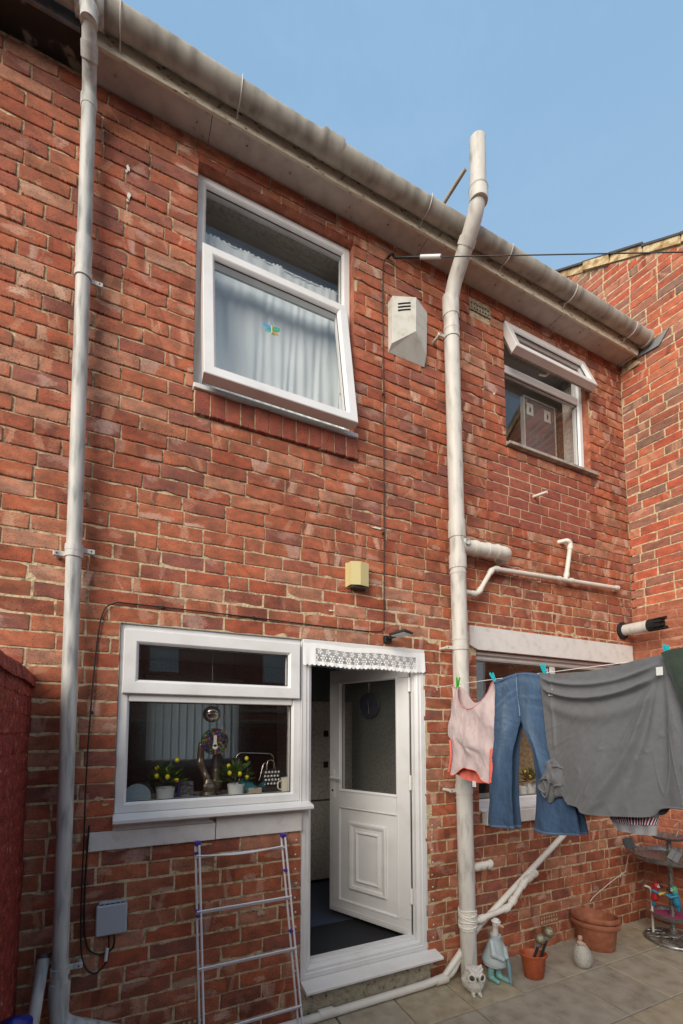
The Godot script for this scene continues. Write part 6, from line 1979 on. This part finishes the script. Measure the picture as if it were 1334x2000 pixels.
func build_pots() -> void:
	var tc := ramp(99, 0.02, [0.0, rgb8(110, 66, 48), 0.3, rgb8(146, 88, 62), 0.6, rgb8(160, 100, 74), 0.9, rgb8(172, 120, 96), 1.0, rgb8(186, 148, 128)], 256, 5)
	relief(grain(mat("terracotta", Color.WHITE, 0.8), tc, 2.5), M.bumps, 0.12)
	grain(mat("terracotta_bright", rgb8(186, 94, 58), 0.55), ramp(100, 0.02, [0.0, Color(0.8, 0.8, 0.8), 1.0, Color(1, 1, 1)], 256, 4), 4.0)
	# two oval pots, one in the other
	var turn := -0.52
	var at := Vector3(-0.93, 0.0, 0.175)
	for k in 2:
		var t := thing("oval_planter", ["lower of two stacked oval terracotta planters on the paving", "upper of two stacked oval terracotta planters on the paving"][k], "planter", Vector3.ZERO, "stacked terracotta planters")
		var y := 0.045 * k
		obj("pot", oval([Vector2(0, y), Vector2(0.105 - 0.004 * k, y), Vector2(0.112 - 0.004 * k, y + 0.01), Vector2(0.128, y + 0.165), Vector2(0.146, y + 0.168), Vector2(0.15, y + 0.178), Vector2(0.149, y + 0.195), Vector2(0.143, y + 0.203), Vector2(0.133, y + 0.2), Vector2(0.125, y + 0.17), Vector2(0.103, y + 0.02), Vector2(0, y + 0.02)], at, -1.0, 1.15, 0.84), M.terracotta, t)
	# small pot with two crackle globes on stakes
	at = Vector3(-1.71, 0.0, 0.275)
	var t := thing("terracotta_pot", "bright orange terracotta pot holding two glass globe stakes", "plant pot")
	obj("pot", oval([Vector2(0, 0), Vector2(0.058, 0), Vector2(0.064, 0.01), Vector2(0.082, 0.14), Vector2(0.092, 0.143), Vector2(0.094, 0.155), Vector2(0.088, 0.158), Vector2(0.08, 0.14), Vector2(0.06, 0.02), Vector2(0, 0.02)], at, turn, 1.0, 0.72), M.terracotta_bright, t)
	obj("soil", oval([Vector2(0, 0.09), Vector2(0.074, 0.09)], at, turn, 1.0, 0.72), M.joint_sand, t)
	var peb := MB.new()
	for k in 14:
		peb.ball(at + Vector3(-0.03 + rng.randf_range(-0.03, 0.03), 0.095, rng.randf_range(-0.03, 0.03)), Vector3(0.01, 0.007, 0.009), 7)
	obj("pebbles", peb, M.ceramic, t).set_meta("kind", "stuff")
	for k in 2:
		var s := thing("globe_stake", ["crackle glass globe light on dark stake leaning left in orange pot", "crackle glass globe light on dark stake leaning right in orange pot"][k], "garden light", Vector3.ZERO, "globe lights in the orange pot")
		var a := at + Vector3(-0.015 + 0.04 * k, 0.09, 0.0 + 0.02 * k)
		var b := at + Vector3(0.02 + 0.045 * k, 0.225 + 0.05 * k, 0.03 + 0.035 * k)
		obj("stake", MB.new().tube([a - (b - a) * 0.2, b], 0.009, 10), M.dark_unit, s)
		obj("collar", MB.new().tube([b - (b - a).normalized() * 0.02, b + (b - a).normalized() * 0.005], [0.014, 0.02], 12), M.cast_metal, s)
		obj("globe", MB.new().ball(b + (b - a).normalized() * 0.035, Vector3(0.036, 0.036, 0.036), 12), M.crackle, s)
	# mosaic egg with a cherub
	at = Vector3(-1.285, 0.0, 0.335)
	t = thing("mosaic_ornament", "silver mosaic egg shaped ornament with small cherub on top", "ornament")
	t.transform = facing(at, 0.0)
	obj("egg", MB.new().lathe([Vector2(0, 0.0), Vector2(0.035, 0.0), Vector2(0.055, 0.02), Vector2(0.064, 0.06), Vector2(0.058, 0.105), Vector2(0.042, 0.14), Vector2(0.034, 0.15), Vector2(0.036, 0.156), Vector2(0.026, 0.158), Vector2(0.024, 0.13), Vector2(0, 0.13)], Transform3D(Basis(Vector3(0, 0, 1), 0.12), Vector3.ZERO), 28), M.mosaic, t)
	var sk := Color(0.6, 0.4, 0.3)
	obj("cherub", MB.new().blob([[Vector3(-0.022, 0.165, 0), 0.019, Vector3(-0.018, 0.15, 0), 0.018, sk], [Vector3(-0.02, 0.195, 0.004), 0.017, Vector3(-0.02, 0.199, 0.004), 0.016, sk], [Vector3(-0.035, 0.163, 0.01), 0.007, Vector3(-0.01, 0.158, 0.025), 0.006, sk], [Vector3(0.0, 0.163, 0.008), 0.007, Vector3(0.012, 0.158, 0.02), 0.006, sk]], 0.008, 0.004), M.painted, t)

func build_stand() -> void:
	var c := Vector3(-0.27, 0, 0.37)
	var t := thing("plant_stand", "tall tiered grey metal plant stand in the corner by the side wall", "plant stand", c)
	# lattice base
	var bs := MB.new()
	bs.lathe([Vector2(0.185, 0.0), Vector2(0.2, 0.0), Vector2(0.203, 0.012), Vector2(0.195, 0.022), Vector2(0.185, 0.02), Vector2(0.183, 0.0)], Transform3D.IDENTITY, 48)
	bs.lathe([Vector2(0.0, 0.03), Vector2(0.05, 0.03), Vector2(0.055, 0.04), Vector2(0.045, 0.055), Vector2(0.0, 0.06)], Transform3D.IDENTITY, 28)
	obj("base_rim", bs, M.cast_metal, t)
	for k in 8:
		var an := TAU * k / 8
		var d := Vector3(cos(an), 0, sin(an))
		var s := Vector3(-d.z, 0, d.x)
		var pts := spline([d * 0.05 + Vector3(0, 0.035, 0), d * 0.1 + s * 0.035 + Vector3(0, 0.03, 0), d * 0.15 + s * 0.01 + Vector3(0, 0.024, 0), d * 0.19 - s * 0.02 + Vector3(0, 0.016, 0)], 5)
		obj("scroll", MB.new().tube(pts, 0.009, 8), M.cast_metal, t)
		var p2 := spline([d * 0.06 + Vector3(0, 0.034, 0), d * 0.11 - s * 0.03 + Vector3(0, 0.028, 0), d * 0.185 + Vector3(0, 0.016, 0)], 5)
		obj("scroll", MB.new().tube(p2, 0.006, 8), M.cast_metal, t)
	obj("column", MB.new().lathe([Vector2(0.02, 0.05), Vector2(0.03, 0.08), Vector2(0.018, 0.1), Vector2(0.022, 0.14), Vector2(0.026, 0.16), Vector2(0.02, 0.2), Vector2(0.019, 0.55), Vector2(0.024, 0.58), Vector2(0.02, 0.62), Vector2(0.018, 0.8)], Transform3D(Basis(Vector3(0.5, 0, 0.87), 0.0) * Basis(Vector3(-0.87, 0, 0.5), 0.0), Vector3.ZERO), 20), M.cast_metal, t)
	var tray := func(r: float, y: float, lip: float) -> MB:
		return MB.new().lathe([Vector2(0.0, y), Vector2(r - 0.02, y), Vector2(r, y + lip), Vector2(r + 0.006, y + lip + 0.003), Vector2(r + 0.004, y + lip - 0.006), Vector2(r - 0.016, y - 0.008), Vector2(0.0, y - 0.01)], Transform3D.IDENTITY, 48)
	obj("lower_tray", tray.call(0.15, 0.185, 0.03), M.cast_metal, t)
	obj("middle_tray", tray.call(0.272, 0.64, 0.03), M.cast_metal, t)
	obj("top_tray", tray.call(0.12, 0.8, 0.014), M.cast_metal, t)
	obj("tray_lining", MB.new().lathe([Vector2(0, 0.192), Vector2(0.128, 0.192)], Transform3D.IDENTITY, 36), mat("magenta", rgb8(140, 60, 96), 0.7), t)
	obj("wire_loop", MB.new().tube(spline([Vector3(0.05, 0.81, 0.03), Vector3(0.07, 0.9, 0.05), Vector3(0.02, 0.93, 0.07), Vector3(-0.03, 0.9, 0.06)], 6), 0.004, 6), M.steel, t)
	# parrots clasping the column
	var fx := facing(c, 0.0)
	var red := Color(0.45, 0.02, 0.03)
	var blu := Color(0.02, 0.24, 0.42)
	var yel := Color(0.6, 0.5, 0.08)
	var wht := Color(0.65, 0.63, 0.58)
	for k in 2:
		var o := thing("parrot_ornament", ["red toy parrot clinging left of the plant stand column", "blue toy parrot clinging to the front of the plant stand column"][k], "parrot", Vector3.ZERO, "toy parrots on the plant stand")
		o.transform = fx * Transform3D(Basis(Vector3.UP, [1.2, -1.3][k]), Vector3([-0.112, 0.03][k], 0.25, [0.01, 0.05][k]))
		var m: Color = [red, blu][k]
		var w: Color = [blu, blu][k]
		obj("body", MB.new().blob([[Vector3(0, 0.06, 0), 0.026, Vector3(0, 0.12, 0.006), 0.024, m], [Vector3(0, 0.155, 0.012), 0.026, Vector3(0, 0.165, 0.012), 0.024, [red, Color(0.1, 0.4, 0.25)][k]], [Vector3(0, 0.06, -0.006), 0.018, Vector3(0, 0.0, -0.012), 0.01, [blu, blu][k]]], 0.014, 0.0055), M.painted, o)
		obj("face", MB.new().ball(Vector3(0, 0.158, 0.028), Vector3(0.02, 0.018, 0.012), 10), M.ceramic, o)
		obj("bill", MB.new().tube(spline([Vector3(0, 0.166, 0.036), Vector3(0, 0.164, 0.055), Vector3(0, 0.148, 0.058)], 4), 0.007, 8), M.black, o)
		for s in [-1, 1]:
			obj("wing", MB.new().blob([[Vector3(s * 0.024, 0.12, 0.0), 0.012, Vector3(s * 0.022, 0.105, 0.045), 0.01, w], [Vector3(s * 0.022, 0.105, 0.045), 0.011, Vector3(s * 0.012, 0.118, 0.07), 0.008, [yel, w][k]]], 0.008, 0.005), M.painted, o)
			obj("eye", MB.new().ball(Vector3(s * 0.014, 0.164, 0.034), Vector3(0.004, 0.004, 0.004), 8), M.black, o)
	# cream stake behind
	var st := thing("cream_stake", "cream painted wooden stake standing left of the plant stand", "stake")
	var sp: Vector3 = fx * Vector3(-0.135, 0, -0.02)
	obj("stake", MB.new().tube(spline([sp + Vector3(0, 0.0, 0), sp + Vector3(0, 0.2, 0), sp + Vector3(-0.005, 0.36, 0), sp + Vector3(-0.04, 0.39, -0.03)], 4), 0.009, 8), M.pipe_cream, st)
	# little solar panels and a pot on the middle tray
	for k in 2:
		var s := thing("solar_panel", ["small black solar panel clipped at left edge of the plant stand", "small black solar panel beside the succulent pot"][k], "solar panel", Vector3.ZERO, "solar panels on the plant stand")
		var p: Vector3 = fx * [Vector3(-0.275, 0.725, 0.03), Vector3(0.03, 0.71, 0.23)][k]
		var bx := Transform3D(fx.basis * Basis(Vector3(0, 0, 1), [0.35, -0.5][k]) * Basis(Vector3.RIGHT, -0.5), p)
		obj("frame", MB.new().box(Vector3(-0.04, -0.045, -0.006), Vector3(0.04, 0.045, 0.006), 0.003, bx), M.slate, s)
		for q in 2:
			obj("cell", MB.new().box(Vector3(-0.036 + 0.037 * q, -0.04, 0.0062), Vector3(-0.002 + 0.038 * q, 0.04, 0.0075), 0.0005, bx), mat("solar_cell", rgb8(38, 46, 54), 0.25), s)
		obj("leg", MB.new().tube([bx * Vector3(0.02, -0.04, -0.005), fx * ([Vector3(-0.24, 0.655, 0.02), Vector3(0.04, 0.645, 0.2)][k] as Vector3)], 0.008, 8), M.cast_metal, s)
	var su := thing("succulent_pot", "small white pot of green succulents on the middle tray", "pot plant", fx * Vector3(0.02, 0.641, 0.16))
	obj("pot", MB.new().lathe([Vector2(0, 0), Vector2(0.035, 0), Vector2(0.042, 0.045), Vector2(0.038, 0.045), Vector2(0.0, 0.035)], Transform3D.IDENTITY, 20), M.ceramic, su)
	var lf := MB.new()
	lf.tinted = true
	for k in 60:
		var an := rng.randf() * TAU
		var el := rng.randf_range(0.1, 1.4)
		var d := Vector3(cos(an) * cos(el), sin(el), sin(an) * cos(el))
		var g := rng.randf_range(0.7, 1.4)
		lf.col = Color(0.04 * g, 0.14 * g, 0.02 * g)
		lf.tube([Vector3(0, 0.04, 0) + d * 0.01, Vector3(0, 0.04, 0) + d * 0.035, Vector3(0, 0.045, 0) + d * rng.randf_range(0.05, 0.065)], [0.003, 0.005, 0.001], 5, false)
	obj("foliage", lf, M.painted, su)

func _ready() -> void:
	rng.seed = 77
	var cam := Camera3D.new()
	cam.name = "camera"
	cam.projection = Camera3D.PROJECTION_FRUSTUM
	cam.near = 0.05
	cam.far = 400.0
	cam.size = 0.05 * 2.222222
	cam.frustum_offset = Vector2(0, 0.05 * 0.399444)
	add_child(cam)
	cam.position = EYE
	cam.rotation_degrees = Vector3(4.28915, -25.94467, 0)
	cam.current = true
	var env := Environment.new()
	env.background_mode = Environment.BG_SKY
	var sm := ProceduralSkyMaterial.new()
	sm.sky_top_color = rgb8(102, 131, 158)
	sm.sky_horizon_color = rgb8(232, 236, 236)
	sm.sky_curve = 0.22
	sm.ground_bottom_color = rgb8(90, 84, 78)
	sm.ground_horizon_color = rgb8(170, 180, 186)
	sm.sun_angle_max = 0.0
	# faint wisps of cloud
	var wisps := noise(3, 0.008, 5)
	wisps.domain_warp_enabled = true
	wisps.domain_warp_amplitude = 40.0
	var ci := Image.create(1024, 512, false, Image.FORMAT_RGBA8)
	for y in 512:
		for x in 1024:
			var d := Vector3(cos(x * TAU / 1024.0) * 60.0, (256 - y) * 0.9, sin(x * TAU / 1024.0) * 60.0)
			var a := clampf(wisps.get_noise_3d(d.x, d.y * 2.0, d.z) * 0.9 + 0.1, 0.0, 1.0)
			ci.set_pixel(x, y, Color(1, 1, 1, a * a))
	sm.sky_cover = ImageTexture.create_from_image(ci)
	sm.sky_cover_modulate = Color(0.5, 0.5, 0.5, 0.16)
	var sky := Sky.new()
	sky.sky_material = sm
	env.sky = sky
	env.tonemap_mode = Environment.TONE_MAPPER_LINEAR
	env.tonemap_exposure = 2.05
	env.sdfgi_enabled = true
	env.ssao_enabled = true
	env.ssil_enabled = true
	var we := WorldEnvironment.new()
	we.environment = env
	add_child(we)
	var sun := DirectionalLight3D.new()
	sun.name = "sun"
	sun.light_energy = 0.58
	sun.light_color = rgb8(255, 245, 232)
	sun.light_angular_distance = 44.0
	sun.shadow_enabled = true
	add_child(sun)
	sun.look_at_from_position(Vector3.ZERO, Vector3(0.76, -0.42, -0.60))
	make_materials()
	build_house()
	build_setting()
	build_fittings()
	build_inside()
	build_washing()
	build_yard_things()
